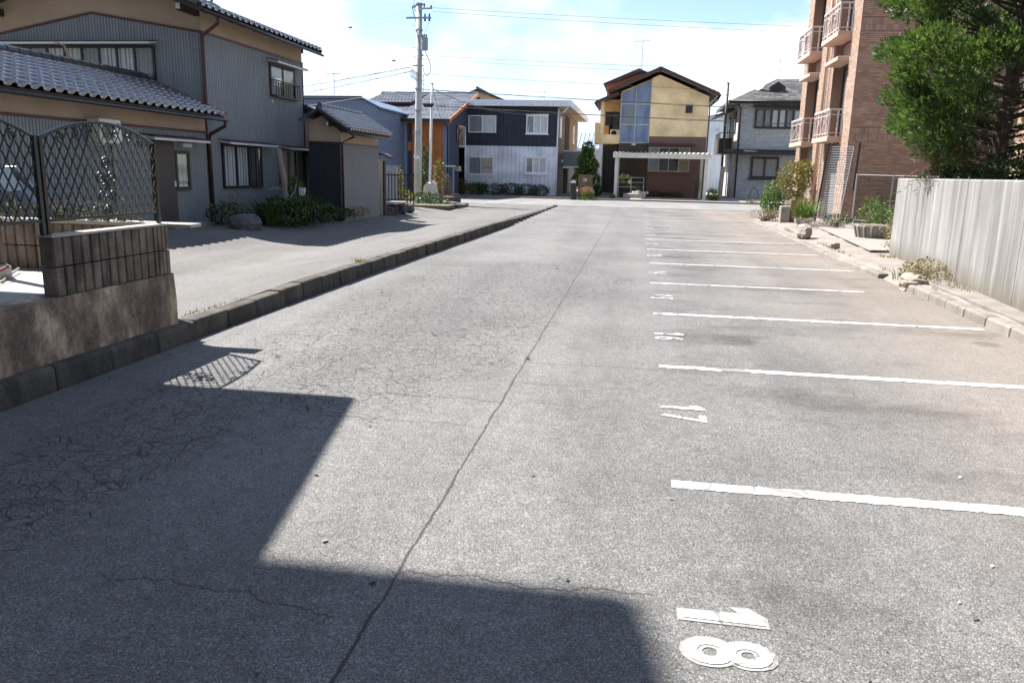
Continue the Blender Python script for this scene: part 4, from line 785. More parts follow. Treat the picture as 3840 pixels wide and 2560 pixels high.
MB().box(-17.0,-10.66,44.26,44.345,4.18,4.37).build('eave_fascia','dark_frame',Bh); MB().box(-17.0,-10.7,44.36,45.0,4.16,4.2).build('soffit','wood_plank',Bh)
MB().bar((-10.66,44.3,4.27),(-10.66,52.3,6.42),.05,.2).build('verge_board','wood_plank',Bh); ridge_row(Bh,(-17.2,52.3,6.52),(-10.66,52.3,6.52),.07,.5,'ridge_cap','slate')
pipe(Bh,[(-10.95,44.4,4.15),(-10.9,44.9,3.95),(-10.9,44.93,.1)],.04,'dark_frame')
window(Bh,facing('+x',-10.82),46.6,47.2,3.2,4.1,1,'dark_frame',.05,'curtain_tan'); MB(facing('+x',-10.82)).box(46.2,47.0,.02,.25,1.5,1.8).build('meter_box','curtain_tan',Bh)
MB(Tq).box(-13.29,-13.07,.002,.03,2.6,3.1).build('letter_plate','wood_plank',Bh)
cp=thing('pipe_frame',(-11,43.6,.1),'slim pale grey pipe frame stand beside the blue grey house','frame')
MB().bar((-11.35,43.6,.1),(-11.35,43.6,1.75),.07).build('post','blue_stucco',cp); MB().bar((-10.25,43.6,.1),(-10.25,43.6,1.75),.07).build('post','blue_stucco',cp); MB().bar((-11.45,43.6,1.78),(-10.15,43.6,1.78),.08).build('top_bar','light_frame',cp)
# roofs further back
Lb=thing('long_blue_roof_house',(-16,40,.1),'long low house behind the tiled shed with a plain blue grey roof','house')
MB().slab([(-25,40.3,.1),(-13.5,40.3,.1),(-13.5,40.3,4.62),(-14.35,40.3,5.04),(-25,40.3,5.04)],(0,5.5,0)).build('wall','slate_blue',Lb); MB().slab([(-25.2,40.1,5.06),(-14.3,40.1,5.06),(-14.3,46,5.06),(-25.2,46,5.06)],(0,0,.07)).build('roof','slate_blue',Lb); MB().slab([(-14.3,40.1,5.06),(-13.3,40.1,4.58),(-13.3,46,4.58),(-14.3,46,5.06)],(0,0,.07)).build('roof','slate_blue',Lb); ridge_row(Lb,(-25,40.2,5.16),(-14.3,40.2,5.16),.05,.4,'ridge_cap','dark_frame')

Kb=thing('tiled_back_house',(-12,64,.1),'tiled gable roof just visible behind the slate roof','house'); MB().box(-14.6,-9.6,61,68,.1,6.4).build('wall','tan_stucco',Kb)
for s,(xa,xb) in enumerate(((-15.2,-12.4),(-9.6,-12.4))):
    q=[(xa,60.5,6.55),(xa,68.5,6.55),(-12.4,68.5,7.6),(-12.4,60.5,7.6)]; r=MB().slab([(a,b_,c-.12) for a,b_,c in q],(0,0,.1)).build('roof','roof_board',Kb); courses(r,q,10,'grey_kawara',.3,.03)
ridge_row(Kb,(-12.4,60.4,7.66),(-12.4,68.5,7.66),.1,.35); m_=MB().slab([(-14.6,61,6.4),(-9.6,61,6.4),(-12.4,61,7.45)],(0,.1,0)).build('gable','tan_stucco',Kb)
aerial((-16.5,42,5.15),1.4,'tall thin mast aerial behind the tiled shed',.35); aerial((-13.9,50.6,6.1),1.35,'aerial rising over the slate roof left of the power pole',.4)

# yellow gabled house
Yh=thing('yellow_house',(1,54,.1),'yellow gabled house with blue glazed stair panel and brown base','house'); Ty_=facing('-y',54)
ztop=lambda u: 7.97-.415*(u-1.03) if u>1.03 else 7.97-.44*(1.03-u)
MB().slab([(-1.38,54,.1),(4.25,54,.1),(4.25,54,6.5),(1.03,54,7.85),(-1.38,54,6.85)],(0,9,0)).build('wall','yellow_wall',Yh)
us=[.55,1.28,2.24,3.22,4.24]
for a,b_ in zip(us,us[1:]):
    MB(Ty_).box(a+.006,b_-.006,.001,.022,4.04,5.40).build('panel','yellow_panel',Yh)
    top=[(b_-.006,ztop(b_)-.06),(a+.006,ztop(a)-.06)]
    if a<1.03<b_: top.insert(1,(1.03,7.9))
    MB(Ty_).slab([(a+.006,.001,5.415),(b_-.006,.001,5.415)]+[(u,.001,z) for u,z in top],(0,.022,0)).build('panel','yellow_panel',Yh)
MB(Ty_).box(.53,4.26,.001,.03,.1,4.025).build('lower_wall','brown_wall',Yh)
window(Yh,lambda u,o,z:(u,53.978-o,z),2.80,3.23,5.53,6.01,1,'dark_frame',.07,'interior')
sp_=MB(Ty_).box(-1.40,.54,.0,.02,3.58,6.0).build('stair_glazing','light_frame',Yh)
cols=((-1.36,-.46),(-.40,.50))
for a,b_ in cols:
    for z0,z1 in ((3.64,4.72),(4.80,6.02)): MB(Ty_).box(a,b_,.022,.04,z0,z1).build('pane','blue_glazing',sp_)
    MB(Ty_).slab([(a,.022,6.10),(b_,.022,6.10),(b_,.022,ztop(b_)-.16),(a,.022,ztop(a)-.16)],(0,.018,0)).build('pane','blue_glazing',sp_)
for z in (3.61,4.76,6.06): MB(Ty_).box(-1.40,.54,.0205,.07,z-.03,z+.03).build('transom','light_frame',sp_)
for u in (-1.385,-.43,.525): MB(Ty_).box(u-.025,u+.025,.021,.068,3.58,ztop(u)-.1).build('mullion','light_frame',sp_)
for k in range(6): MB(Ty_).box(-1.15+k*.12,-1.05+k*.12,.041,.048,4.82,5.9).build('blind_slat','grey_blind',sp_)
# roofs
for (xa,za,xb,zb) in ((1.03,8.22,4.80,6.655),(1.03,8.22,-2.28,6.765)):
    r=MB().slab([(xa,53.2,za),(xb,53.2,zb),(xb,63.5,zb),(xa,63.5,za)],(0,0,.09)).build('roof','brown_roof',Yh); MB().bar((xa,53.17,za-.02),(xb,53.17,zb-.02),.05,.22).build('barge_board','brown_roof',r)
    MB().slab([(xa,53.25,za-.06),(xb,53.25,zb-.06),(xb,54,zb-.06),(xa,54,za-.06)],(0,0,.04)).build('soffit','soffit',r)
r=MB().slab([(-.3,56.5,8.5),(-2.7,56.5,7.5),(-2.7,64,7.5),(-.3,64,8.5)],(0,0,.09)).build('roof','brown_roof',Yh); MB().bar((-.3,56.45,8.5),(-2.7,56.45,7.5),.06,.24).build('barge_board','brown_roof',r); MB().slab([(-.3,56.5,8.5),(1.6,56.5,7.7),(1.6,64,7.7),(-.3,64,8.5)],(0,0,.09)).build('roof','brown_roof',Yh)
MB().slab([(-2.5,57,6.7),(1.0,57,6.7),(-.3,57,8.35),(-2.5,57,7.5)],(0,.2,0)).build('upper_gable','orange_wall',Yh)
r=MB().slab([(-1.6,53.7,6.72),(-3.05,53.7,6.12),(-3.05,60,6.12),(-1.6,60,6.72)],(0,0,.08)).build('roof','brown_roof',Yh); MB().bar((-1.6,53.67,6.72),(-3.05,53.67,6.12),.05,.2).build('barge_board','brown_roof',r)
gutter(Yh,(4.86,53.2,6.6),(4.86,63.5,6.6),.07,'dark_frame'); gutter(Yh,(-3.1,53.7,6.1),(-3.1,60,6.1),.06,'dark_frame'); pipe(Yh,[(4.86,53.3,6.55),(4.75,53.5,6.3),(4.32,53.95,5.95),(4.32,53.95,.1)],.045,'dark_frame')
# balcony bay left
MB().box(-2.75,-1.42,56.0,60,.1,6.5).build('rear_wall','yellow_wall',Yh)
bl=MB().box(-2.76,-1.42,54.0,55.98,3.50,3.62).build('balcony','yellow_wall',Yh); MB().box(-2.76,-1.42,54.0,54.1,3.62,4.1).build('parapet','yellow_panel',bl); MB().box(-3.05,-2.76,53.98,55.9,3.5,4.86).build('parapet','yellow_wall',bl)
MB().box(-2.72,-2.48,54.0,54.2,4.1,6.25).build('balcony_post','yellow_panel',bl); window(Yh,facing('-y',56.0),-2.2,-1.5,4.2,5.7,1,'dark_frame',.06,'interior')
MB().box(-2.72,-2.48,54.0,54.24,.1,3.5).build('porch_post','white_trim',Yh); d=MB().box(-2.45,-1.45,54.7,54.8,.3,3.3).build('porch_door','bronze_frame',Yh)
for k in range(4): MB().box(-2.36+k*.24,-2.22+k*.24,54.66,54.699,.5,3.1).build('door_slat','dark_wood',d)
MB().box(-2.47,-1.4,53.9,54.6,.1,.26).build('porch_step','yard_concrete',Yh); MB().box(-1.40,.53,53.93,53.99,.1,3.55).build('dark_recess_sheet','bronze_frame',Yh)  # flat dark sheet whose colour stands in for the dim entry recess
MB().tube([(-.45,53.6,3.42),(-.45,53.6,3.52)],.14,12).build('porch_lamp','white_alu',Yh)
Tl=lambda u,o,z:(u,53.965-o,z)
window(Yh,Tl,.57,3.26,1.77,3.34,4,'light_frame',.06,('curtain_grey','interior','interior','curtain_tan')); MB().slab([(.27,53.96,3.55),(3.56,53.96,3.50),(3.56,53.45,3.44),(.27,53.45,3.47)],(0,0,.05)).build('window_hood','brown_roof',Yh)
MB(Tl).box(.5,3.4,.0,.10,1.62,1.74).build('sill','brown_wall',Yh)
# laundry and unit on the balcony
tag(MB().box(-2.42,-2.0,54.6,54.66,4.7,5.6).build('dark_laundry','black_panel',bevel=.02),'dark laundry hanging on the yellow house balcony','laundry')
ac2=thing('balcony_air_conditioner',(-1.75,54.6,3.63),'round fan air conditioner unit standing on the yellow balcony','air conditioner'); MB().box(-2.05,-1.45,54.5,54.8,3.63,4.45).build('casing','ac_white',ac2); MB().tube([(-1.8,54.49,4.22),(-1.8,54.5,4.22)],.18,16).build('fan_opening','interior',ac2)
aerial((-.2,58,8.4),2.3,'tall tv aerial on the ridge of the yellow house')
# carport
C=thing('carport',(1.3,49.5,.1),'pale metal carport with corrugated roof before the yellow house','carport')
for x in (-1.38,4.0):
    for y in (49.5,53.2): MB().box(x-.09,x+.09,y-.07,y+.07,.05,2.58).build('post','carport_metal',C,bevel=.01)
MB().box(-1.6,4.3,49.3,49.6,2.53,2.83).build('front_beam','carport_metal',C,bevel=.01); MB().box(-1.5,4.2,53.1,53.3,2.65,2.85).build('rear_beam','carport_metal',C)
m=MB(); n=88
for k in range(n):
    u0=-1.6+5.9*k/n; u1=-1.6+5.9*(k+1)/n; z=lambda q: 2.86+.055*math.sin(q*2*math.pi/4)
    m.poly([(u0,49.2,z(k)),(u1,49.2,z(k+1)),(u1,53.6,z(k+1)+.08),(u0,53.6,z(k)+.08)])
m.build('corrugated_roof','corrugated_clear',C)
for k in range(5): MB().bar((-1.5,50.1+k*.75,2.80),(4.2,50.1+k*.75,2.80),.05).build('purlin','carport_metal',C)
rl=thing('porch_railing',(-.6,51.9,.3),'low metal railing with pots under the carport','railing')
for z in (.55,.85,1.15): MB().bar((-1.25,51.9,z+.2),(.35,51.9,z+.2),.03).build('rail','light_frame',rl)
for x in (-1.25,-.45,.35): MB().bar((x,51.9,.1),(x,51.9,1.37),.04).build('post','light_frame',rl)
tag(MB().box(-.9,.5,50.4,51.6,.09,.36).build('entry_step','terrace',bevel=.01),'pale concrete step block under the carport','step')
g=random.Random(12)
for k,(x,y,z,mt,wd) in enumerate(((-1.0,52.3,.95,'terracotta','small terracotta pot with a leafy plant left end of the railing shelf'),(-.55,52.2,.95,'pot_white','white pot with a leafy plant on the railing shelf'),(.05,50.9,.36,'pot_white','white pot on the pale step under the carport'))):
    t=thing('plant_pot',(x,y,z),wd,'plant pot','potted plants'); MB().tube([(x,y,z),(x,y,z+.2),(x,y,z+.22)],[.08,.12,.13],10).build('pot',mt,t); foliage('foliage','leaf_green' if k!=2 else 'leaf_dark',t,leafmesh([(x,y,z+.42,.22,.2,.22)],120,.10,60+k))
tag(MB().box(-1.3,.2,52.1,52.4,.10,.94).build('pot_shelf','dark_wood'),'dark wooden shelf carrying pots behind the railing','shelf')
for k in range(8):
    x=-.3+k*.13; tag(MB().tube([(x,50.7+.05*(k%2),.37),(x,50.7+.05*(k%2),.46),(x+.02,50.7+.05*(k%2),.52)],[.05,.06,.02],8).build('garden_bottle','pot_white'),['first','second','third','fourth','fifth','sixth','seventh','last'][k]+' small white bottle from the left in the row on the pale step','bottle','white bottles on the carport step')

# grey stone-clad house
Gh=thing('grey_stone_house',(9,58,.1),'grey stone clad house with dark hipped roof and black framed windows','house'); Tgs=facing('-y',58)
MB().box(6.65,13.5,58,66,.05,6.5).build('wall','stone_siding',Gh)
e=[(5.95,57.3,6.62),(14.2,57.3,6.62),(14.2,66.7,6.62),(5.95,66.7,6.62)]; p1=(9.6,61.8,8.55); p2=(11.2,61.8,8.55)
rf=MB().slab(e,(0,0,.05)).build('roof','dark_frame',Gh)
courses(rf,[e[0],e[1],p2,p1],20,'slate_dark'); courses(rf,[e[3],e[0],p1,p1],20,'slate_dark'); courses(rf,[e[1],e[2],p2,p2],14,'slate_dark'); courses(rf,[e[2],e[3],p1,p2],14,'slate_dark')
snow_guards(rf,[e[0],e[1],p2,p1],(.12,.24),16)
MB().box(5.9,14.25,57.22,57.29,6.45,6.68).build('fascia','dark_frame',Gh); MB().box(5.86,5.94,57.3,66.7,6.45,6.68).build('fascia','dark_frame',Gh); MB().slab([(5.95,57.3,6.56),(14.2,57.3,6.56),(14.2,66.7,6.56),(5.95,66.7,6.56)],(0,0,.03)).build('soffit','soffit',Gh)
for k in range(9): MB().bar((6.3+k*.9,57.16,6.5),(6.3+k*.9,57.22,6.62),.02).build('gutter_bracket','white_alu',Gh)
gutter(Gh,(5.9,57.16,6.6),(14.2,57.16,6.6),.06,'dark_frame'); pipe(Gh,[(6.3,57.2,6.55),(6.6,57.75,6.35),(6.75,57.9,6.1),(6.78,57.92,.1)],.05,'dark_frame')
dm=MB().slab([(8.72,59.0,7.15),(9.78,59.0,7.15),(9.78,59.0,7.72),(9.25,59.0,8.08),(8.72,59.0,7.72)],(0,2.2,0)).build('dormer','dark_frame',Gh); MB().box(9.0,9.5,58.97,58.998,7.3,7.7).build('dormer_louvre','black_panel',dm)
w_=window(Gh,lambda u,o,z:(u,57.98-o,z),7.73,10.9,4.84,6.2,6,'dark_frame',.13,('curtain_grey','curtain_grey','curtain_white','curtain_white','curtain_grey','curtain_white'),depth=.12); MB(Tgs).box(7.6,11.0,.02,.3,6.2,6.38).build('head_box','dark_frame',w_)
window(Gh,lambda u,o,z:(u,57.98-o,z),7.74,9.6,1.5,2.92,2,'dark_frame',.12,('curtain_grey','curtain_grey'),depth=.12); MB(Tgs).box(7.6,9.75,.02,.28,1.38,1.5).build('sill','dark_frame',Gh)
MB().slab([(5.75,56.9,3.08),(13.6,56.9,3.08),(13.6,58,3.30),(5.75,58,3.30)],(0,0,.14)).build('lower_roof','black_panel',Gh); MB().bar((5.75,56.88,3.15),(13.6,56.88,3.15),.06,.2).build('fascia','dark_frame',Gh)
Tl2=facing('-x',6.65); window(Gh,Tl2,59.2,60.2,4.6,6.1,1,'dark_frame',.08,'interior'); window(Gh,Tl2,62.8,64.2,3.9,5.9,1,'dark_frame',.08,'interior')
bl=MB().box(5.75,6.64,61.2,65,3.2,4.3).build('side_balcony','door_brown',Gh); MB().bar((5.8,61.2,4.7),(5.8,65,4.7),.05).build('rail','dark_frame',bl)
for k in range(8): MB().bar((5.8,61.25+k*.5,4.3),(5.8,61.25+k*.5,4.7),.03).build('baluster','dark_frame',bl)
MB().bar((5.8,61.25,4.7),(6.64,61.25,4.7),.05).build('rail','dark_frame',bl)
q=[(5.3,60.6,5.8),(5.3,66.6,5.8),(6.6,66.6,6.3),(6.6,60.6,6.3)]; MB().slab(q,(0,0,.1)).build('side_roof','dark_frame',Gh)
for k,x in enumerate((6.1,6.22,6.34)): pipe(Gh,[(x,57.5,3.05),(x,57.5,.1)],.04,'blue_stucco' if k else 'light_frame','conduit')
sd_=thing('satellite_dish',(8.2,59.6,7.6),'white satellite dish on the grey house roof','satellite dish'); MB().tube([(8.2,59.6,7.3),(8.2,59.6,7.75)],.03,6).build('mast','galvanised',sd_); MB().tube([(8.16,59.5,7.8),(8.08,59.42,7.86)],[.14,.38],16).build('dish','white_paint',sd_); MB().bar((8.1,59.45,7.82),(7.8,59.2,7.75),.02).build('feed_arm','galvanised',sd_)
aerial((9.5,60.5,8.0),1.75,'many armed tv aerial on the grey stone house roof',.45)
Zb=thing('pale_back_building',(6.3,75,.1),'plain pale grey building between the yellow and grey houses','building'); MB().slab([(3.5,75,.1),(8.5,75,.1),(8.5,75,6.2),(6.6,75,6.9),(3.5,75,6.0)],(0,8,0)).build('wall','white_fascia',Zb); MB().tube([(6.85,74.95,5.6),(6.85,74.8,5.6)],.16,12).build('vent_hood','white_alu',Zb); MB().slab([(3.3,74.7,6.0),(6.6,74.7,6.9),(6.6,83,6.9),(3.3,83,6.0)],(0,0,.1)).build('roof','light_frame',Zb); MB().slab([(6.6,74.7,6.9),(8.7,74.7,6.15),(8.7,83,6.15),(6.6,83,6.9)],(0,0,.1)).build('roof','light_frame',Zb)
Rb=thing('ribbed_metal_roof_house',(-4,72,.1),'low blue ribbed metal roof seen between the navy and yellow houses','house'); MB().box(-8,-1,72,80,.1,3.6).build('wall','light_frame',Rb); r=MB().slab([(-8.3,71.4,3.6),(-.8,71.4,3.6),(-.8,76,5.2),(-8.3,76,5.2)],(0,0,.08)).build('roof','blue_stucco',Rb)
for k in range(20): x=-8.2+k*.38; MB().bar((x,71.4,3.72),(x,76,5.32),.05,.05).build('roof_rib','light_frame',r)
MB().box(-2.9,-2.2,66,70,.1,5.2).build('side_building_wall','white_fascia',Rb)

# ------------------------------------------------------------------ power pole, thin pole, wires
Pp=thing('power_pole',(-9.76,34.8,.1),'tall concrete power pole with crossarms and grey transformer','power pole')
px,py=-9.62,34.4
MB().tube([(-9.78,34.6,.05),(-9.72,34.55,3),(px,34.4,8.45)],[.175,.155,.12],14).build('shaft','pole_concrete',Pp,smooth=True)
def arm(a,b,z,w=.08,y=34.25): return MB().bar((a,y,z),(b,y,z),w,w).build('crossarm','galvanised',Pp)
def insul(par,x,y,z,h=.16):
    m=MB(); m.tube([(x,y,z),(x,y,z+h*.3),(x,y,z+h*.3),(x,y,z+h*.6),(x,y,z+h*.6),(x,y,z+h)],[.02,.02,.045,.03,.045,.015],8); return m.build('insulator','insulator',par)
a1=MB().bar((-10.05,34.9,8.28),(-9.5,34.15,8.18),.07).build('crossarm','galvanised',Pp)
for f_ in (0,.3,.6): insul(a1,-10.05+.5*f_,34.9-.7*f_,8.32)
a1=arm(-9.62,-9.0,8.22,.06,34.2); insul(a1,-9.35,34.2,8.24,.2); insul(a1,-9.05,34.2,8.22,.14)
a2=arm(-10.15,-9.06,7.86,.07); 
for x in (-9.33,-9.14): insul(a2,x,34.25,7.84,.2); MB().tube([(x,34.25,7.72),(x,34.25,7.84)],.045,8).build('fuse','insulator',a2)
MB().bar((-10.0,34.75,8.2),(-9.65,34.35,7.4),.035).build('brace','galvanised',Pp)
tr=MB().tube([(-9.33,34.15,6.54),(-9.33,34.15,7.04),(-9.33,34.15,7.07)],[.155,.155,.145],18).build('transformer','transformer_grey',Pp)
for x in (-9.42,-9.33,-9.24): insul(tr,x,34.12,7.07,.12)
MB().box(-9.52,-9.3,34.2,34.45,6.6,6.68).build('bracket','galvanised',tr); MB().box(-9.52,-9.3,34.2,34.45,6.9,6.98).build('bracket','galvanised',tr); MB().box(-9.385,-9.345,33.985,33.995,6.86,6.92).build('number_plate','white_paint',tr)
MB().bar((-9.95,34.7,6.36),(-9.62,34.3,6.22),.06).build('crossarm','galvanised',Pp); a4=arm(-9.86,-9.4,5.93,.05)
for z in (8.44,7.4,5.0,4.1,3.2): MB().tube([(px-.04*(8.4-z)/3,34.42,z-.03),(px-.04*(8.4-z)/3,34.42,z+.03)],.165,14).build('band','galvanised',Pp)
for k in range(13): z=2.2+k*.45; s=1 if k%2 else -1; MB().bar((-9.70,34.47,z),(-9.70+s*.26,34.47,z),.016).build('step_bolt','galvanised',Pp)
m=MB(); g=random.Random(8)
for k in range(9): m.tube([(-9.95+.035*k+.06*math.cos(a*.5),34.2+.02*math.sin(a),5.62+.17*math.sin(a*.5)-.02*k%3) for a in range(13)],.006,4)
m.build('cable_coil','cable_black',Pp)
MB().tube([(-9.3,34.15,6.5),(-9.2,34.1,6.3),(-9.12,34.1,6.15),(-9.05,34.1,5.9),(-9.05,34.1,5.65),(-9.2,34.1,5.5),(-9.35,34.15,5.6),(-9.38,34.2,5.85)],.014,5).build('drop_cable','cable_black',Pp); MB().tube([(-9.14,34.2,7.7),(-9.3,34.2,7.3),(-9.33,34.15,7.2)],.008,5).build('jumper','cable_black',Pp)
MB().tube([(-10.0,34.8,8.45),(-9.9,34.6,8.62),(-9.6,34.3,8.66),(-9.4,34.2,8.5)],.008,5).build('jumper','cable_black',Pp); MB().box(-9.86,-9.6,34.35,34.36,2.02,2.14).build('number_plate','white_paint',Pp)
P2=thing('thin_pole',(-9.25,34.6,.1),'thin pale service pole with a dark box, right of the power pole','pole')
MB().tube([(-9.22,34.5,.1),(-9.19,34.5,1.0),(-9.08,34.5,5.2)],[.06,.058,.05],10).build('shaft','white_paint',P2,smooth=True); MB().tube([(-9.08,34.5,5.2),(-9.08,34.5,5.23)],.058,10).build('cap','black_metal',P2)
MB().slab([(-9.48,34.3,4.38),(-8.95,34.3,4.38),(-9.05,34.3,4.22),(-9.38,34.3,4.22)],(0,.12,0)).build('junction_box','black_metal',P2); MB().tube([(-9.06,34.45,5.05),(-8.98,34.45,5.0),(-9.0,34.45,4.93)],.01,5).build('hook','black_metal',P2)
def wire(p,q,sag,label,r=.011,n=18,twist=False,balls=(),group='overhead wires'):
    p,q=Vector(p),Vector(q); P=[]
    for k in range(n+1):
        t=k/n; v=p.lerp(q,t); v.z-=sag*4*t*(1-t); P.append(tuple(v))
    t_=thing('overhead_wire',P[0],label,'wire',group); MB().tube(P,r*.8,4).build('cable','cable_black',t_)
    if twist:
        P2=[(a,b_+.03*math.cos(k*2.1),c-.035+.02*math.sin(k*2.1)) for k,(a,b_,c) in enumerate(P)]; MB().tube(P2,r*.55,4).build('lashed_cable','cable_black',t_)
    for b_ in balls: v=Vector(P[int(b_*n)]); MB().tube([tuple(v+Vector((-.09,0,0))),tuple(v),tuple(v+Vector((.09,0,0)))],[.02,.055,.02],8).build('sleeve','transformer_grey',t_)
    return t_
wire((-10.05,34.9,8.3),(-27,34.5,4.9),.25,'top wire running left from the power pole crossarm',.008,balls=(.17,))
wire((-9.63,34.3,8.0),(-27,34.6,5.4),.25,'second wire running left below the top wire',.007)
wire((-9.9,34.65,6.34),(-27,34.5,4.3),.2,'wire running left from the middle arm of the pole',.008,balls=(.08,))
wire((-9.86,34.25,5.9),(-27,34.3,3.6),.2,'thick lashed telephone cable running left, upper of two',.014,twist=True,n=40)
wire((-9.9,34.25,5.72),(-27,34.3,3.2),.25,'thick lashed telephone cable running left, lower of two',.014,twist=True,n=40)
wire((-9.7,34.4,5.02),(-27,34.3,2.9),.2,'single dark cable running left from the lowest pole band',.012)
wire((-9.05,34.2,8.25),(40,46,9.1),.5,'topmost wire running right across the sky',.008); wire((-9.0,34.2,8.1),(40,46,8.9),.6,'second wire running right just below the topmost',.008)
wire((-9.5,34.3,6.36),(40,46,7.6),.6,'wire running right past the yellow house gable, upper',.008,balls=(.03,)); wire((-9.5,34.3,6.2),(40,46.4,6.9),.5,'thin wire running right past the yellow house gable, lower',.007)
wire((-9.4,34.3,5.6),(40,46.2,6.0),.5,'wire crossing the yellow gable at eave height',.009)
wire((-9.5,34.4,4.98),(40,46.6,5.0),.45,'twisted cable crossing the blue stair panel',.014,twist=True,n=50); wire((-9.05,34.5,5.0),(-5.2,49.9,5.3),.55,'service cable from the thin pole to the navy house corner',.012,twist=True,n=30)
wire((-8.97,34.5,4.3),(40,46.4,4.35),.4,'lowest twisted cable crossing below the small yellow house window',.014,twist=True,n=50); wire((-9.05,34.45,5.05),(-10.9,45,3.6),.3,'short service cable from the thin pole to the slate roof house',.009)
wire((-9.55,34.3,5.3),(-9.08,34.5,5.1),.1,'short link cable between the two poles',.009)
P3=thing('black_pole',(5.72,56.5,.1),'slim black service pole left of the grey stone house','pole'); MB().tube([(5.62,56.4,.1),(5.60,56.4,7.65)],.085,10).build('shaft','black_metal',P3,smooth=True); MB().tube([(5.60,56.4,7.65),(5.60,56.4,7.7)],.1,10).build('cap','black_metal',P3)
for z in (2.9,4.9,6.9): MB().tube([(5.61,56.4,z),(5.61,56.4,z+.08)],.11,10).build('band','galvanised',P3)
wire((5.6,56.4,6.9),(9.5,46,7.0),.5,'looping drop wire at the slim black pole',.008)
sp3=thing('stone_gate_pillar',(4.9,51.6,.1),'pale leaning stone pillar right of the carport','pillar'); MB().slab([(5.0,51.5,.1),(5.28,51.5,.1),(5.32,51.5,2.15),(5.08,51.5,2.18)],(0,.25,0)).build('shaft','rough_stone',sp3,bevel=.02)

# ------------------------------------------------------------------ brick apartment building on the right
Br=thing('brick_building',(7,29,.1),'tall orange brick apartment building with small balconies and railings','building')
FX,FY,BY,ZT=7.0,28.9,38.0,13.2
MB().box(FX+.45,13.4,FY+.013,BY,.05,ZT).build('core_wall','mortar',Br)
bays=((30.05,32.25),(34.65,36.95))
# piers of the left face between the recessed bays
for y0,y1 in ((FY+.013,bays[0][0]),(bays[0][1],bays[1][0]),(bays[1][1],BY)): MB().box(FX+.013,FX+.449,y0,y1,.05,ZT-.01).build('pier','mortar',Br)
wall=MB().box(FX+.013,FX+.45,FY+.0135,FY+.03,.05,ZT-.02).build('front_wall','mortar',Br)
bm_=MB(); m=MB(); m.box(0,.208,0,.013,0,.048); BRK=bpy.data.meshes.new('brick_shape'); BRK.from_pydata(m.v,[],m.f); BRK.materials.append(MATS['brick_piece'])
cand=[]
row=.0605; bl_=.218
nr=int((ZT-.1)/row)
for r in range(nr):
    z=.12+r*row; off=(r%2)*bl_/2; storey=(z-2.78)%3.5
    soldier = 2.86<z<3.28 or 6.36<z<6.78
    # front face (towards the camera)
    x=FX-.0+ (off if not soldier else 0)
    x1=11.35 if z<9.6 else 8.5
    if not soldier:
        if off: cand.append((FX,z,'f',off-.01))
        while x<x1: cand.append((x,z,'f',.208)); x+=bl_
    # left face, around the bays
    for y0,y1 in ((FY,bays[0][0]),(bays[0][1],bays[1][0]),(bays[1][1],BY)):
        y=y0+off
        if off: cand.append((y0,z,'l',off-.01))
        while y<y1-.01: cand.append((y,z,'l',min(.208,y1-y))); y+=bl_
        if z>9.7: break
for z in (2.88,3.09,6.38,6.59):                              # soldier courses
    x=FX
    while x<11.3: cand.append((x,z,'s',.2)); x+=.0605
def brick_M(a,z,k,L_):
    if k=='f': return Matrix(((L_/.208,0,0,a),(0,1,0,FY),(0,0,1,z),(0,0,0,1)))
    if k=='l': return Matrix(((0,1,0,FX),(L_/.208,0,0,a),(0,0,1,z),(0,0,0,1)))
    return Matrix(((0,0,1,a),(0,1,0,FY),(-.96,0,0,z+.2),(0,0,0,1)))
near=sorted(cand,key=lambda c:(c[1]-3.6)**2+(c[0]-(7.6 if c[2]!='l' else 29.4))**2*1.3)[:290]; ns=set(near)
for c in near: inst('brick',BRK,wall,brick_M(*c))
bv=np.array([v.co[:] for v in BRK.vertices]); bf=[tuple(p.vertices) for p in BRK.polygons]; V=[];Fc=[]
for c in cand:
    if c in ns: continue
    M=np.array(brick_M(*c)); i=len(V); V.extend((bv@M[:3,:3].T+M[:3,3]).tolist()); Fc.extend([tuple(i+k for k in f_) for f_ in bf])
m=MB(); m.v=[tuple(v) for v in V]; m.f=Fc; tag(m.build('brick_field','brick_tile',wall),kind='stuff')
Tb_=facing('-x',FX)      # u = y, outwards = -x
def balcony(y0,y1,z):
    b=MB().box(FX-.46,FX+.2,y0,y1,z-.17,z).build('balcony_slab','salmon_concrete',Br,bevel=.01); xo=FX-.42
    for y in (y0+.06,y0+.35,(y0+y1)/2,y1-.35,y1-.06): MB().bar((xo,y,z),(xo,y,z+.92),.055).build('baluster','balcony_metal',b)
    for y in (y0+.06,y1-.06): MB().bar((FX-.14,y,z),(FX-.14,y,z+.92),.05).build('baluster','balcony_metal',b)
    for zz,w_ in ((.92,.07),(.74,.035),(.12,.035)):
        MB().bar((xo,y0+.03,z+zz),(xo,y1-.03,z+zz),w_).build('rail','balcony_metal',b)
        for y in (y0+.06,y1-.06): MB().bar((xo,y,z+zz),(FX,y,z+zz),w_*.9).build('rail','balcony_metal',b)
    MB().bar((xo-.01,y1-.35,z+.12),(xo-.01,(y0+y1)/2,z+.74),.03).build('brace','balcony_metal',b); MB().bar((xo-.01,y0+.35,z+.74),(xo-.01,(y0+y1)/2,z+.12),.03).build('brace','balcony_metal',b)
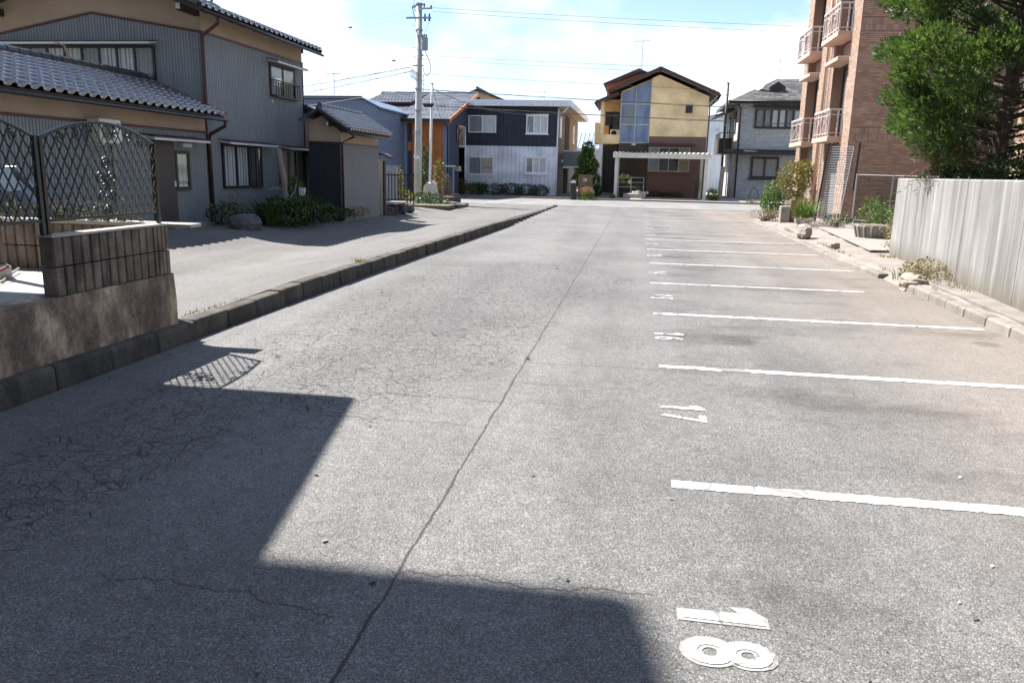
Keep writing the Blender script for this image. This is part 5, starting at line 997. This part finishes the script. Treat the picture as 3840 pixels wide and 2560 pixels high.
for (y0,y1) in bays:
    for s,z in enumerate((3.05,6.58,10.1)):
        balcony(y0-.02,y1+.32,z)
        if s<2:
            MB().box(FX-.38,FX+.2,y0-.0,y1-.2,z+2.56,z+2.70).build('window_hood','salmon_concrete',Br,bevel=.01)
            MB().box(FX+.28,FX+.44,y0+.01,y1-.01,z+2.72,z+3.36).build('spandrel_panel','panel_tile',Br)
            window(Br,facing('-x',FX+.44),y0+.02,y1-.02,z+.05,z+2.54,2,'dark_frame',.07,('grey_blind','grey_blind'),folds=.3)
    sh=MB().box(FX+.30,FX+.44,y0+.01,y1-.01,.12,2.86).build('shutter','shutter_grey',Br)
    for k in range(22): MB().box(FX+.285,FX+.299,y0+.02,y1-.02,.15+k*.122,.15+k*.122+.108).build('shutter_slat','shutter_grey',sh)
pipe(Br,[(FX-.08,33.2,12.8),(FX-.08,33.2,.2)],.055,'salmon_concrete'); pipe(Br,[(FX-.05,32.55,12.8),(FX-.05,32.55,.2)],.02,'light_frame','conduit')
MB().tube([(FX+3.0,FY-.03,13),(FX+2.85,FY-.03,6.6),(FX+2.6,FY-.03,4.8)],.012,5).build('hanging_cable','light_frame',Br)
MB().box(6.9,13.5,28.8,38.1,ZT,ZT+.25).build('parapet','salmon_concrete',Br)
# side wing of the same block seen through the tree
W2=thing('brick_wing',(12,24,.1),'sunlit brick wing glimpsed through the gaps of the conifer','building'); wb=MB().box(11.413,18,20,28.8,.05,10).build('wall','mortar',W2); V=[];Fc=[]
for r in range(150):
    y=20+(r%2)*.109; z=.15+r*row
    while y<28.5: M=np.array(Matrix(((0,1,0,11.4),(1,0,0,y),(0,0,1,z),(0,0,0,1)))); i=len(V); V.extend((bv@M[:3,:3].T+M[:3,3]).tolist()); Fc.extend([tuple(i+k for k in f_) for f_ in bf]); y+=bl_
m=MB(); m.v=[tuple(v) for v in V]; m.f=Fc; tag(m.build('brick_field','brick_tile',wb),kind='stuff')

# ------------------------------------------------------------------ streaked concrete wall
Cw=thing('concrete_wall',(4.9,13,.05),'tall pale concrete wall with vertical streaks and cracks','wall')
a=Vector((5.12,16.9,0)); b_=Vector((3.95,3.5,0)); dv=(b_-a); n_=4; pr=Vector((-dv.y,dv.x,0)).normalized()
if pr.x<0: pr=-pr
cuts=[0,.335,.505,.70,1]
for k in range(4):
    p=a+dv*cuts[k]; q=a+dv*(cuts[k+1]-.0009); th=pr*.22
    m=MB(); nn=40; i=len(m.v)
    for s in range(nn+1):
        o=p.lerp(q,s/nn); w_=.0012*random.uniform(-1,1); c0=o-pr*w_
        m.v += [(c0.x,c0.y,-.02),(c0.x-pr.x*.0,c0.y,1.60+.004*random.uniform(-1,1)),(o.x+pr.x*.015,o.y+pr.y*.015,1.62),(o.x+th.x,o.y+th.y,1.62),(o.x+th.x,o.y+th.y,-.02)]
    for s in range(nn):
        for t_ in range(4): m.f.append((i+s*5+t_,i+(s+1)*5+t_,i+(s+1)*5+t_+1,i+s*5+t_+1))
    m.f.append((i,i+1,i+2,i+3,i+4)); e_=i+nn*5; m.f.append((e_+4,e_+3,e_+2,e_+1,e_)); m.build('wall_panel','streaked_concrete',Cw)
tag(MB().slab([(5.3,16.85,.1),(14,17.2,.1),(14,4,.1),(4.3,4,.1)],(0,0,1.15)).build('garden_bank','earth'),kind='structure')
# gutter channel slab along the wall foot
tag(MB().slab([(4.17,8.1,.05),(4.44,8.1,.05),(4.85,13.6,.05),(4.35,13.6,.05)],(0,0,.075)).build('gutter_slab','kerb_pale',bevel=.01),kind='structure')

# ------------------------------------------------------------------ conifer behind the wall
def conifer():
    t=thing('conifer_tree',(5.95,14.6,1.2),'large green conifer with a dark trunk behind the concrete wall','tree'); g=np.random.default_rng(21); rg=random.Random(4)
    trunk=[(5.95,14.6,.9),(5.93,14.6,1.9),(5.98,14.62,2.8),(6.05,14.65,4),(6.1,14.7,6.3)]; MB().tube(trunk,[.19,.145,.12,.09,.03],10).build('trunk','bark',t,smooth=True)
    MB().tube([(5.62,14.75,1.1),(5.5,14.75,1.9),(5.35,14.8,2.7)],[.07,.055,.03],8).build('trunk','bark',t,smooth=True)
    clumps=[]
    def env(z):   # crown radius by height
        return np.interp(z,[1.5,1.9,2.6,3.4,4.4,5.6,6.8,7.4],[.7,1.2,1.75,2.15,2.15,1.7,.9,.2])
    br=MB()
    for k in range(200):
        z=1.75+5.4*rg.random()**1.1; az=rg.uniform(0,6.283)
        if z<2.45 and (math.cos(az)>-.35 or rg.random()<.35) and rg.random()<.75: continue
        R=env(z)*(.62+.42*rg.random()); cx,cy=6.02+.05*(z-2),14.65
        # keep the inside of the lower crown bare and twiggy
        c=np.array([cx+R*math.cos(az),cy+R*math.sin(az)*.95,z+.12*math.sin(az*3)]); clumps.append((c,.26+.22*rg.random()))
        zt=max(1.3,z-.35*R); tx=np.interp(zt,[.9,6.3],[5.95,6.1]); mid=((tx+c[0])/2+rg.uniform(-.1,.1),(14.62+c[1])/2,(zt+c[2])/2-.08)
        br.tube([(tx,14.62,zt),mid,tuple(c)],.028,5,r2=.006)
    br.build('branches','bark',t)
    tw=MB()
    for k in range(260):
        az=rg.uniform(0,6.283); r0=rg.uniform(.1,.9); z=rg.uniform(1.5,3.2); p=(6.0+r0*1.3*math.cos(az),14.6+r0*1.3*math.sin(az),z); q=(p[0]+rg.uniform(-.35,.35),p[1]+rg.uniform(-.35,.35),p[2]+rg.uniform(-.18,.22)); tw.tube([p,((p[0]+q[0])/2,(p[1]+q[1])/2+.03,(p[2]+q[2])/2+.03),q],.006,4,r2=.003)
    tw.build('dead_twigs','twig',t)
    V=[]
    for c,r in clumps:
        n=int(620*(r/.37)**2); d=g.normal(size=(n,3)); d/=np.linalg.norm(d,axis=1)[:,None]; outv=c-np.array([6.03,14.65,c[2]-.5]); outv/=np.linalg.norm(outv)+1e-6
        p=c+d*np.array([1,1,.72])*r*(g.random(n)**.45)[:,None]; ax=outv*.55+d*.55+np.array([0,0,.55])+g.normal(size=(n,3))*.28; ax/=np.linalg.norm(ax,axis=1)[:,None]
        s=np.cross(ax,g.normal(size=(n,3))); s/=np.linalg.norm(s,axis=1)[:,None]; L_=(.055+.095*g.random(n)**1.5)[:,None]
        # small feathered spray: three narrow blades
        for dl,f_ in ((0,1.),(.5,.72),(-.5,.72)):
            a2=ax+s*dl; a2/=np.linalg.norm(a2,axis=1)[:,None]; w=np.cross(a2,np.cross(ax,s)); w/=np.linalg.norm(w,axis=1)[:,None]; Lf=L_*f_
            V.append(np.stack([p,p+a2*Lf*.5+w*Lf*.10,p+a2*Lf,p+a2*Lf*.5-w*Lf*.10],1).reshape(-1,3))
    V=np.concatenate(V); foliage('crown','conifer_green',t,V)
    B=[]; 
    for c,r in clumps[::7]: B.append((*(c*.75+np.array([6.0,14.6,c[2]])*.25),r*.6,r*.6,r*.5))
    B+= [(5.2,13.7,2.0,.3,.3,.2),(4.9,14.0,2.3,.2,.2,.15)]
    foliage('brown_sprays','conifer_brown',t,leafmesh(B,2600,.06,77,wid=.25)); return t
conifer()
shrub('glossy_shrub',(7.05,14.9,1.25),[(-.1,0,.45,.55,.6,.55),(.5,.1,.7,.6,.6,.6)],2600,.085,'leaf_green','bright glossy leafed shrub at the right edge above the wall',seed=41)
shrub('under_shrub',(5.45,14.6,1.22),[(0,0,.42,.3,.5,.22),(0,1.2,.42,.25,.7,.2),(.2,-.5,.38,.3,.4,.2)],1500,.06,'leaf_dark','low green ground shrub along the wall top at its left end',seed=42)
shrub('under_shrub',(5.9,14.0,1.22),[(0,0,.45,.8,.5,.3),(.5,.6,.6,.6,.5,.45)],1800,.07,'leaf_dark','dark shrub mass at the foot of the conifer',seed=43)
tw=thing('twig_heap',(5.4,14.6,1.25),'heap of dry brown branches under the conifer','branches'); m=MB(); g=random.Random(15)
for k in range(160):
    p=(g.uniform(4.7,5.9),g.uniform(14,15.4),g.uniform(1.3,2.15)); q=(p[0]+g.uniform(-.3,.3),p[1]+g.uniform(-.2,.2),p[2]+g.uniform(-.1,.18)); m.tube([p,q],.008,4,r2=.004)
m.build('branches','twig',tw)

# ------------------------------------------------------------------ odds and ends on the right
shrub('yellow_shrub',(6.3,33.8,.1),[(0,0,1.45,.75,.7,.75),(-.3,-.2,1.0,.6,.6,.6),(.3,0,1.8,.5,.5,.4)],2600,.10,'leaf_yellow','yellow green shrub in front of the grey stone house',seed=51)
shrub('green_bush',(5.35,33.4,.05),[(0,0,.7,.38,.4,.75),(.1,.1,.5,.5,.5,.5)],1700,.09,'leaf_green','dense green bush at the corner left of the brick building',seed=52)
shrub('dry_bush',(4.55,29.6,.05),[(0,0,.22,.6,.5,.22),(.4,-.3,.2,.4,.4,.22)],700,.05,'dry_grass','low dry brown bush at the end of the right hand kerb',seed=53,stems=40)
blades('yellow_weed',(5.35,26.6,.1),160,1.0,.35,'leaf_green','bright yellow green weed in front of the brick building',54,width=.035)
shrub('yellow_weed_bush',(5.3,26.7,.1),[(0,0,.45,.28,.28,.45)],600,.07,'leaf_yellow','small yellow leafed plant beside the bright weed',seed=55)
shrub('green_weed',(6.6,23.9,.12),[(0,0,.55,.35,.3,.45),(.4,.3,.4,.4,.3,.35)],800,.07,'leaf_green','green weed against the wire fence near the wall end',seed=56)
shrub('green_weed',(6.0,25.0,.12),[(0,0,.25,.5,.3,.2)],450,.06,'leaf_dark','low dark weed behind the concrete pad',seed=57)
pl=thing('block_pillar',(5.05,28.4,.06),'short pale block pillar by the dry bush','pillar'); MB().box(4.9,5.2,28.3,28.6,.0,.62).build('shaft','rough_stone',pl,bevel=.02); MB().box(5.25,5.42,28.5,28.75,0,.85).build('rear_post','brown_wall',pl,bevel=.02)
rock('edge_stone',(4.42,21.6,.06),(.26,.22,.19),'rough_stone','pale block stone standing at the kerb edge before the concrete pad',seed=61)
rock('edge_stone',(4.12,12.35,.0),(.22,.42,.12),'rough_stone','flat broken lump of mortar at the wall foot beside the kerb',seed=62)
rock('edge_stone',(4.45,18.6,.05),(.10,.16,.07),'rough_stone','small stone on the sandy shoulder',seed=63)
shrub('shoulder_weed',(4.25,12.6,.08),[(0,0,.14,.22,.6,.14),(.35,.5,.16,.3,.6,.16)],800,.05,'dry_grass','dry weeds growing over the broken mortar lump',seed=64)
blades('shoulder_grass',(4.1,12.7,.1),70,.2,.3,'leaf_green','tuft of green grass on the broken mortar lump',65,width=.012)
shrub('dry_hedge',(5.75,18.2,.1),[(0,0,.3,.35,.7,.3),(.35,1.2,.4,.35,.6,.35),(-.2,-.8,.12,.4,.4,.12)],1500,.05,'dry_grass','dry brown brush beyond the end of the concrete wall',seed=66,stems=50)
# round woven stone tub
tb=thing('stone_tub',(6.0,21.2,.13),'rough round stone tub on the concrete pad','tub'); m=MB(); m.tube([(6.0,21.2,.13),(6.0,21.2,.40),(6.0,21.2,.45)],[.40,.47,.47],18); m.build('tub','dead_wood',tb); MB().tube([(6.0,21.2,.445),(6.0,21.2,.46)],.40,18).build('soil','earth',tb)
for k in range(16): a=k*.393; MB().tube([(6+.41*math.cos(a),21.2+.41*math.sin(a),.14),(6+.485*math.cos(a),21.2+.485*math.sin(a),.43)],.028,5).build('rib','dead_wood',tb)
# twig piles
for nm,cx,cy,lab,sd in (('brush_pile',5.75,25.4,'pile of cut grey brush behind the concrete pad',70),):
    t=thing(nm,(cx,cy,.1),lab,'brush'); m=MB(); g=random.Random(sd)
    for k in range(150): p=(cx+g.uniform(-.7,.6),cy+g.uniform(-.3,.3),.1+g.uniform(0,.26)); q=(p[0]+g.uniform(-.4,.4),p[1]+g.uniform(-.2,.2),max(.08,p[2]+g.uniform(-.1,.1))); m.tube([p,q],.009,4,r2=.004)
    m.build('sticks','dead_wood',t)
# wire mesh fence with leaning posts
Mf=thing('mesh_fence',(6.4,27.5,.1),'rusty wire mesh fence with leaning posts before the brick building','fence')
MB().tube([(6.05,28.3,.1),(6.25,28.3,2.75)],.03,8).build('post','black_metal',Mf); MB().tube([(6.75,27.9,.1),(6.98,27.9,2.6)],.035,8).build('post','dead_wood',Mf); MB().tube([(7.05,27.8,1.2),(7.1,27.8,2.75)],.04,8).build('post','dark_wood',Mf)
m=MB()
for k in range(12): u=k/11; m.tube([(6.05+.7*u,28.3-.4*u,.25),(6.25+.72*u,28.3-.4*u,2.6)],.006,4)
for k in range(30): z=.3+k*.08; m.tube([(6.05+.2*z/2.75,28.29,z),(6.76+.2*z/2.6,27.89,z)],.005,4)
m.build('wire_mesh','galvanised',Mf)
Df=thing('dark_net_fence',(8,26.8,.1),'dark netting fence strung along the foot of the brick facade','fence')
for x in (6.9,8.0,9.2,10.4): MB().tube([(x,26.9,.1),(x,26.9,1.75)],.025,6).build('post','galvanised',Df)
MB().tube([(6.9,26.9,1.72),(10.5,26.9,1.70)],.012,5).build('top_wire','white_paint',Df); m=MB()
for k in range(90): x=6.9+k*.04; m.tube([(x,26.9,.15),(x,26.9,1.7)],.005,3)
for k in range(38): z=.18+k*.04; m.tube([(6.9,26.9,z),(10.5,26.9,z)],.005,3)
tag(m.build('netting','black_metal',Df),kind='stuff')
shrub('fence_bush',(7.9,26.2,.12),[(0,0,.5,.8,.3,.5),(1.4,.1,.6,.8,.3,.55)],1700,.07,'leaf_dark','dark shrubs massed behind the netting at the facade foot',seed=58)
fr_=thing('wire_hoop',(6.5,25.3,.12),'white bent wire hoop left of the stone tub','hoop'); MB().tube([(6.25,25.2,.12),(6.27,25.2,.45)],.012,5).build('leg','white_paint',fr_); MB().tube([(6.45,25.2,.12),(6.52,25.2,.38),(6.95,25.2,.34)],.012,5).build('hoop','white_paint',fr_)

# ------------------------------------------------------------------ planting across the street
shrub('clipped_hedge',(-7.2,48.7,.1),[(-1.6,0,.35,.9,.4,.38),(-.6,0,.38,.9,.4,.42),(.4,0,.36,.9,.4,.40),(1.2,0,.34,.7,.4,.38)],5200,.085,'leaf_dark','low dark green hedge along the front of the pale boarded wall','hedge',81,stems=30)
shrub('yellow_plant',(-10.9,48.5,.1),[(0,0,.5,.5,.4,.5),(.5,-.1,.35,.5,.4,.35)],1300,.09,'leaf_yellow','yellow green plant at the left end of the hedge',seed=82)
blades('spiky_plant',(-9.7,48.7,.2),110,.95,.3,'leaf_dark','spiky leaved plant between yellow plant and dark hedge',83,width=.06)
shrub('green_shrub',(-9.9,48.6,.1),[(0,0,.35,.7,.4,.38)],1300,.09,'leaf_green','grey green shrub below the lower left window of the pale wall',seed=84)
lt=thing('laurel_tree',(-3.2,49.6,.1),'leafy young tree between the navy house and the yellow house','tree'); MB().tube([(-3.2,49.6,.05),(-3.18,49.6,1.6),(-3.2,49.6,2.8)],[.07,.05,.02],8).build('trunk','bark',lt); foliage('crown','leaf_green',lt,leafmesh([(-3.15,49.6,3.0,.42,.4,.5),(-3.2,49.6,2.3,.6,.5,.6),(-2.9,49.5,2.0,.45,.4,.5),(-3.5,49.4,1.5,.5,.4,.45),(-3.75,49.4,1.1,.4,.4,.35)],2600,.17,85)); foliage('inner_leaves','leaf_dark',lt,leafmesh([(-3.2,49.7,2.4,.45,.4,.8),(-3.2,49.7,1.6,.6,.4,.6)],1500,.15,86,shell=.1))
shrub('dark_ivy_bush',(-2.55,49.4,.1),[(0,0,.9,.28,.3,.65),(.1,0,.4,.3,.3,.35)],1300,.11,'leaf_dark','dark leafy bush right of the brick mailbox pier',seed=87)
mp_=thing('brick_pier',(-3.2,48.6,.1),'small yellow brown brick pier with a white name plate','pier'); MB().box(-3.60,-2.78,48.4,48.7,.05,1.47).build('core','mortar',mp_)
g=random.Random(2)
BP=bpy.data.meshes.new('pier_brick_shape'); m=MB(); m.box(0,.165,0,.02,0,.062); BP.from_pydata(m.v,[],m.f); BP.materials.append(MATS['yellow_brick'] if 'yellow_brick' in MATS else objrand('yellow_brick','#77634a','#8d7656',rough=.85))
for r in range(19):
    x=-3.60+(r%2)*.085
    while x<-2.8:
        L_=min(.165,-2.785-x)
        if L_>.03: inst('brick',BP,mp_,Matrix(((L_/.165,0,0,x),(0,1,0,48.378),(0,0,1,.08+r*.0735),(0,0,0,1))))
        x+=.174
MB().box(-3.3,-3.08,48.355,48.377,1.1,1.24).build('name_plate','white_paint',mp_); MB().box(-3.27,-3.21,48.35,48.354,1.15,1.2).build('name_mark','dark_frame',mp_); MB().box(-3.17,-3.11,48.35,48.354,1.15,1.19).build('name_mark','dark_frame',mp_)
pk=shrub('pink_flower_bush',(-2.95,47.3,.02),[(0,0,.35,.42,.4,.38)],1300,.07,'leaf_green','round bush topped with pink flowers before the brick pier',seed=88); foliage('flowers','leaf_pink',pk,leafmesh([(-2.98,47.2,.58,.38,.34,.2)],420,.06,89))
bs=thing('black_stump',(-3.75,46.8,.0),'black slant-topped hollow post at the street edge','post'); MB().tube([(-3.72,46.7,.0),(-3.74,46.7,.5),(-3.76,46.7,.98)],[.18,.185,.19],14).build('post','black_metal',bs); MB().tube([(-3.76,46.7,.981),(-3.76,46.66,1.0)],.17,14).build('top','galvanised',bs)
blades('verge_grass',(-3.1,46.9,.0),130,.28,.7,'leaf_green','green grass around the pink flower bush',90,width=.03)
blades('verge_grass',(-1.5,49.0,.08),70,.35,.3,'leaf_green','tuft of grass at the left carport post',91,width=.03)
shrub('corner_shrub',(4.55,50.2,.1),[(0,0,.35,.35,.3,.4)],700,.09,'leaf_green','green shrub at the right carport post',seed=92)
blades('verge_grass',(4.7,49.9,.08),80,.5,.3,'leaf_green','tall grass beside the right carport post',93,width=.03)
blades('verge_grass',(6.6,47.8,.06),120,.3,.9,'dry_grass','dry verge grass before the grey stone house',94,width=.03)
pg=thing('porch_planting',(2,53.4,.1),'low dark planting under the brown house window','plants'); foliage('foliage','leaf_dark',pg,leafmesh([(1.2,53.5,.3,.6,.2,.22),(2.4,53.5,.3,.7,.2,.2)],900,.08,95))
vn2=shrub('climbing_vine',(3.75,52.6,.1),[(0,0,1.0,.25,.2,.9)],500,.07,'dry_grass','dry climbing vine beside the right carport post',seed=96,stems=30)
rp=tag(MB().box(8.4,9.1,55.2,55.6,.10,.42).build('red_planter','rust_red',bevel=.02),'red planter box in front of the grey stone house','planter')
hb=thing('garden_hoop',(8.0,55.3,.1),'dark metal garden hoop by the red planter','hoop'); MB().tube([(7.75+.3*math.cos(a*.2618+3.14),55.4,.1+.75*math.sin(a*.2618)) for a in range(13)],.02,5).build('hoop','black_metal',hb)
# planting bed round the power pole
tag(MB().slab([(-9.8,29.3,.1),(-7.2,29.6,.1),(-7.2,33.5,.05),(-9.2,36.2,.05),(-10.6,35.8,.05),(-10.4,29.3,.1)],(0,0,.13)).build('planting_bed','earth'),kind='structure')
shrub('bed_shrub',(-8.1,31,.2),[(0,0,.2,.6,.8,.25),(-.6,.6,.22,.6,.8,.25)],1500,.08,'leaf_dark','low dark shrub on the planting bed under the power pole',seed=97)
shrub('bed_shrub',(-9.4,30.5,.2),[(0,0,.75,.25,.3,.75),(.1,.4,.3,.4,.5,.3)],1000,.08,'leaf_yellow','tall yellow green shrub left of the power pole',seed=98)
shrub('bed_shrub',(-8.55,33.8,.2),[(0,0,1.15,.32,.3,.75)],700,.08,'leaf_yellow','loose yellow green bush right of the thin pole',seed=99)
shrub('bed_shrub',(-8.2,33.6,.2),[(0,0,.6,.28,.3,.6)],600,.06,'dry_grass','reddish dry grass right of the thin pole',seed=100,stems=30)
shrub('climber',(-9.95,36,.15),[(0,0,1.4,.35,.4,1.2)],1400,.11,'leaf_dark','dark climber between wooden panel and power pole',seed=101)
ws=thing('white_stone',(-8.75,32.9,.15),'tall pale streaked garden stone beside the power pole','stone'); m=MB(); m.slab([(-9.05,32.8,.1),(-8.5,32.8,.1),(-8.47,32.8,.55),(-8.52,32.8,.95),(-8.66,32.8,1.12),(-8.72,32.8,.98),(-8.84,32.8,1.05),(-9.0,32.8,.9),(-9.06,32.8,.5)],(.03,.3,0)); m.build('stone','white_stone' if 'white_stone' in MATS else simple('white_stone','#c6c1b8',.9,.25,6,40,streak=True).name,ws)
rock('garden_rock',(-7.9,33.6,.2),(.38,.3,.22),'dark_stone','dark rounded rock at the back of the planting bed',seed=110)
rock('garden_rock',(-7.4,31.3,.15),(.16,.9,.1),'dark_stone','long dark edging rock on the bed front',seed=111)
tag(MB().box(-8.2,-7.55,31.9,32.4,.42,.50).build('red_slab','rust_red',bevel=.02),'red brown slab lying on the planting bed','slab')
# scattered grit, leaves and cigarette-end sized bits on the lot
g=np.random.default_rng(77); V=[]
for k in range(420):
    x=g.uniform(-3.95,3.85) if k%3 else (-3.95+.25*g.random()**2 if k%2 else 3.9-.5*g.random()**2); y=1.8+28*g.random()**1.6; s=.006+.014*g.random()**3; a=g.random()*6.28; u=np.array([math.cos(a),math.sin(a),.2])*s; v=np.array([-math.sin(a),math.cos(a),.1])*s*.6; c=np.array([x,y,.007])
    V += [c-u,c+v,c+u,c-v]
o=foliage('grit','grit' if 'grit' in MATS else island('grit',[(0,(.03,.028,.025)),(.6,(.12,.10,.08)),(1,(.35,.33,.3))],rough=.9).name,None,np.array(V)); tag(o,'scattered grit and leaf bits on the asphalt','debris',kind='stuff')
blades('crack_grass',(-.86,6.5,.0),26,.05,.05,'leaf_green','tiny green tuft growing in the long crack',120,width=.006)
blades('kerb_weed',(-4.1,11.3,.2),60,.08,.25,'leaf_yellow','small yellow green weed on the kerb top',121,width=.01)

# weeds and dry stalks along the wall foot, shoulder edge and left kerb
g=np.random.default_rng(91); V=[]
for k in range(2600):
    q=g.random()
    if q<.5: y=8.2+9*g.random(); x=np.interp(y,[9.7,16.9],[4.46,5.08])-.02-.22*g.random()**2; z=.09; L_=.04+.10*g.random()**2
    elif q<.8: y=9+18*g.random(); x=(4.16 if y<10 else 4.16+.012*(y-10))+.1*g.random(); z=.07; L_=.03+.06*g.random()**2
    else: y=6.6+20*g.random()**1.5; x=-4.19+.30*(max(0,min(1,(y-9)/13)))-.05*g.random(); z=.19 if y>9 else .165; L_=.015+.03*g.random()**2
    if math.sin(y*2.7+x*3)+math.sin(y*1.13)<.35*g.random(): continue
    a=g.random()*6.28; d=np.array([math.cos(a)*.5,math.sin(a)*.5,1.])*L_; s_=np.array([-math.sin(a),math.cos(a),0])*.006; c=np.array([x,y,z]); V += [c-s_,c+s_,c+d+s_*.2,c+d-s_*.2]
tag(foliage('foot_weeds','dry_grass',None,np.array(V)),'sparse dry weeds along the wall foot and kerbs','weeds',kind='stuff')
# tangles too fine to pick apart
for o in bpy.data.objects:
    if o.name.split('.')[0] in ('dead_twigs','stems','scroll','branches','brown_sprays','sticks','elements','wire_mesh','fan_grille','window_grille','cable_coil','blades','foliage','leaves','inner_leaves','flowers','crown','cast_ornament','brush'): o['kind']='stuff'
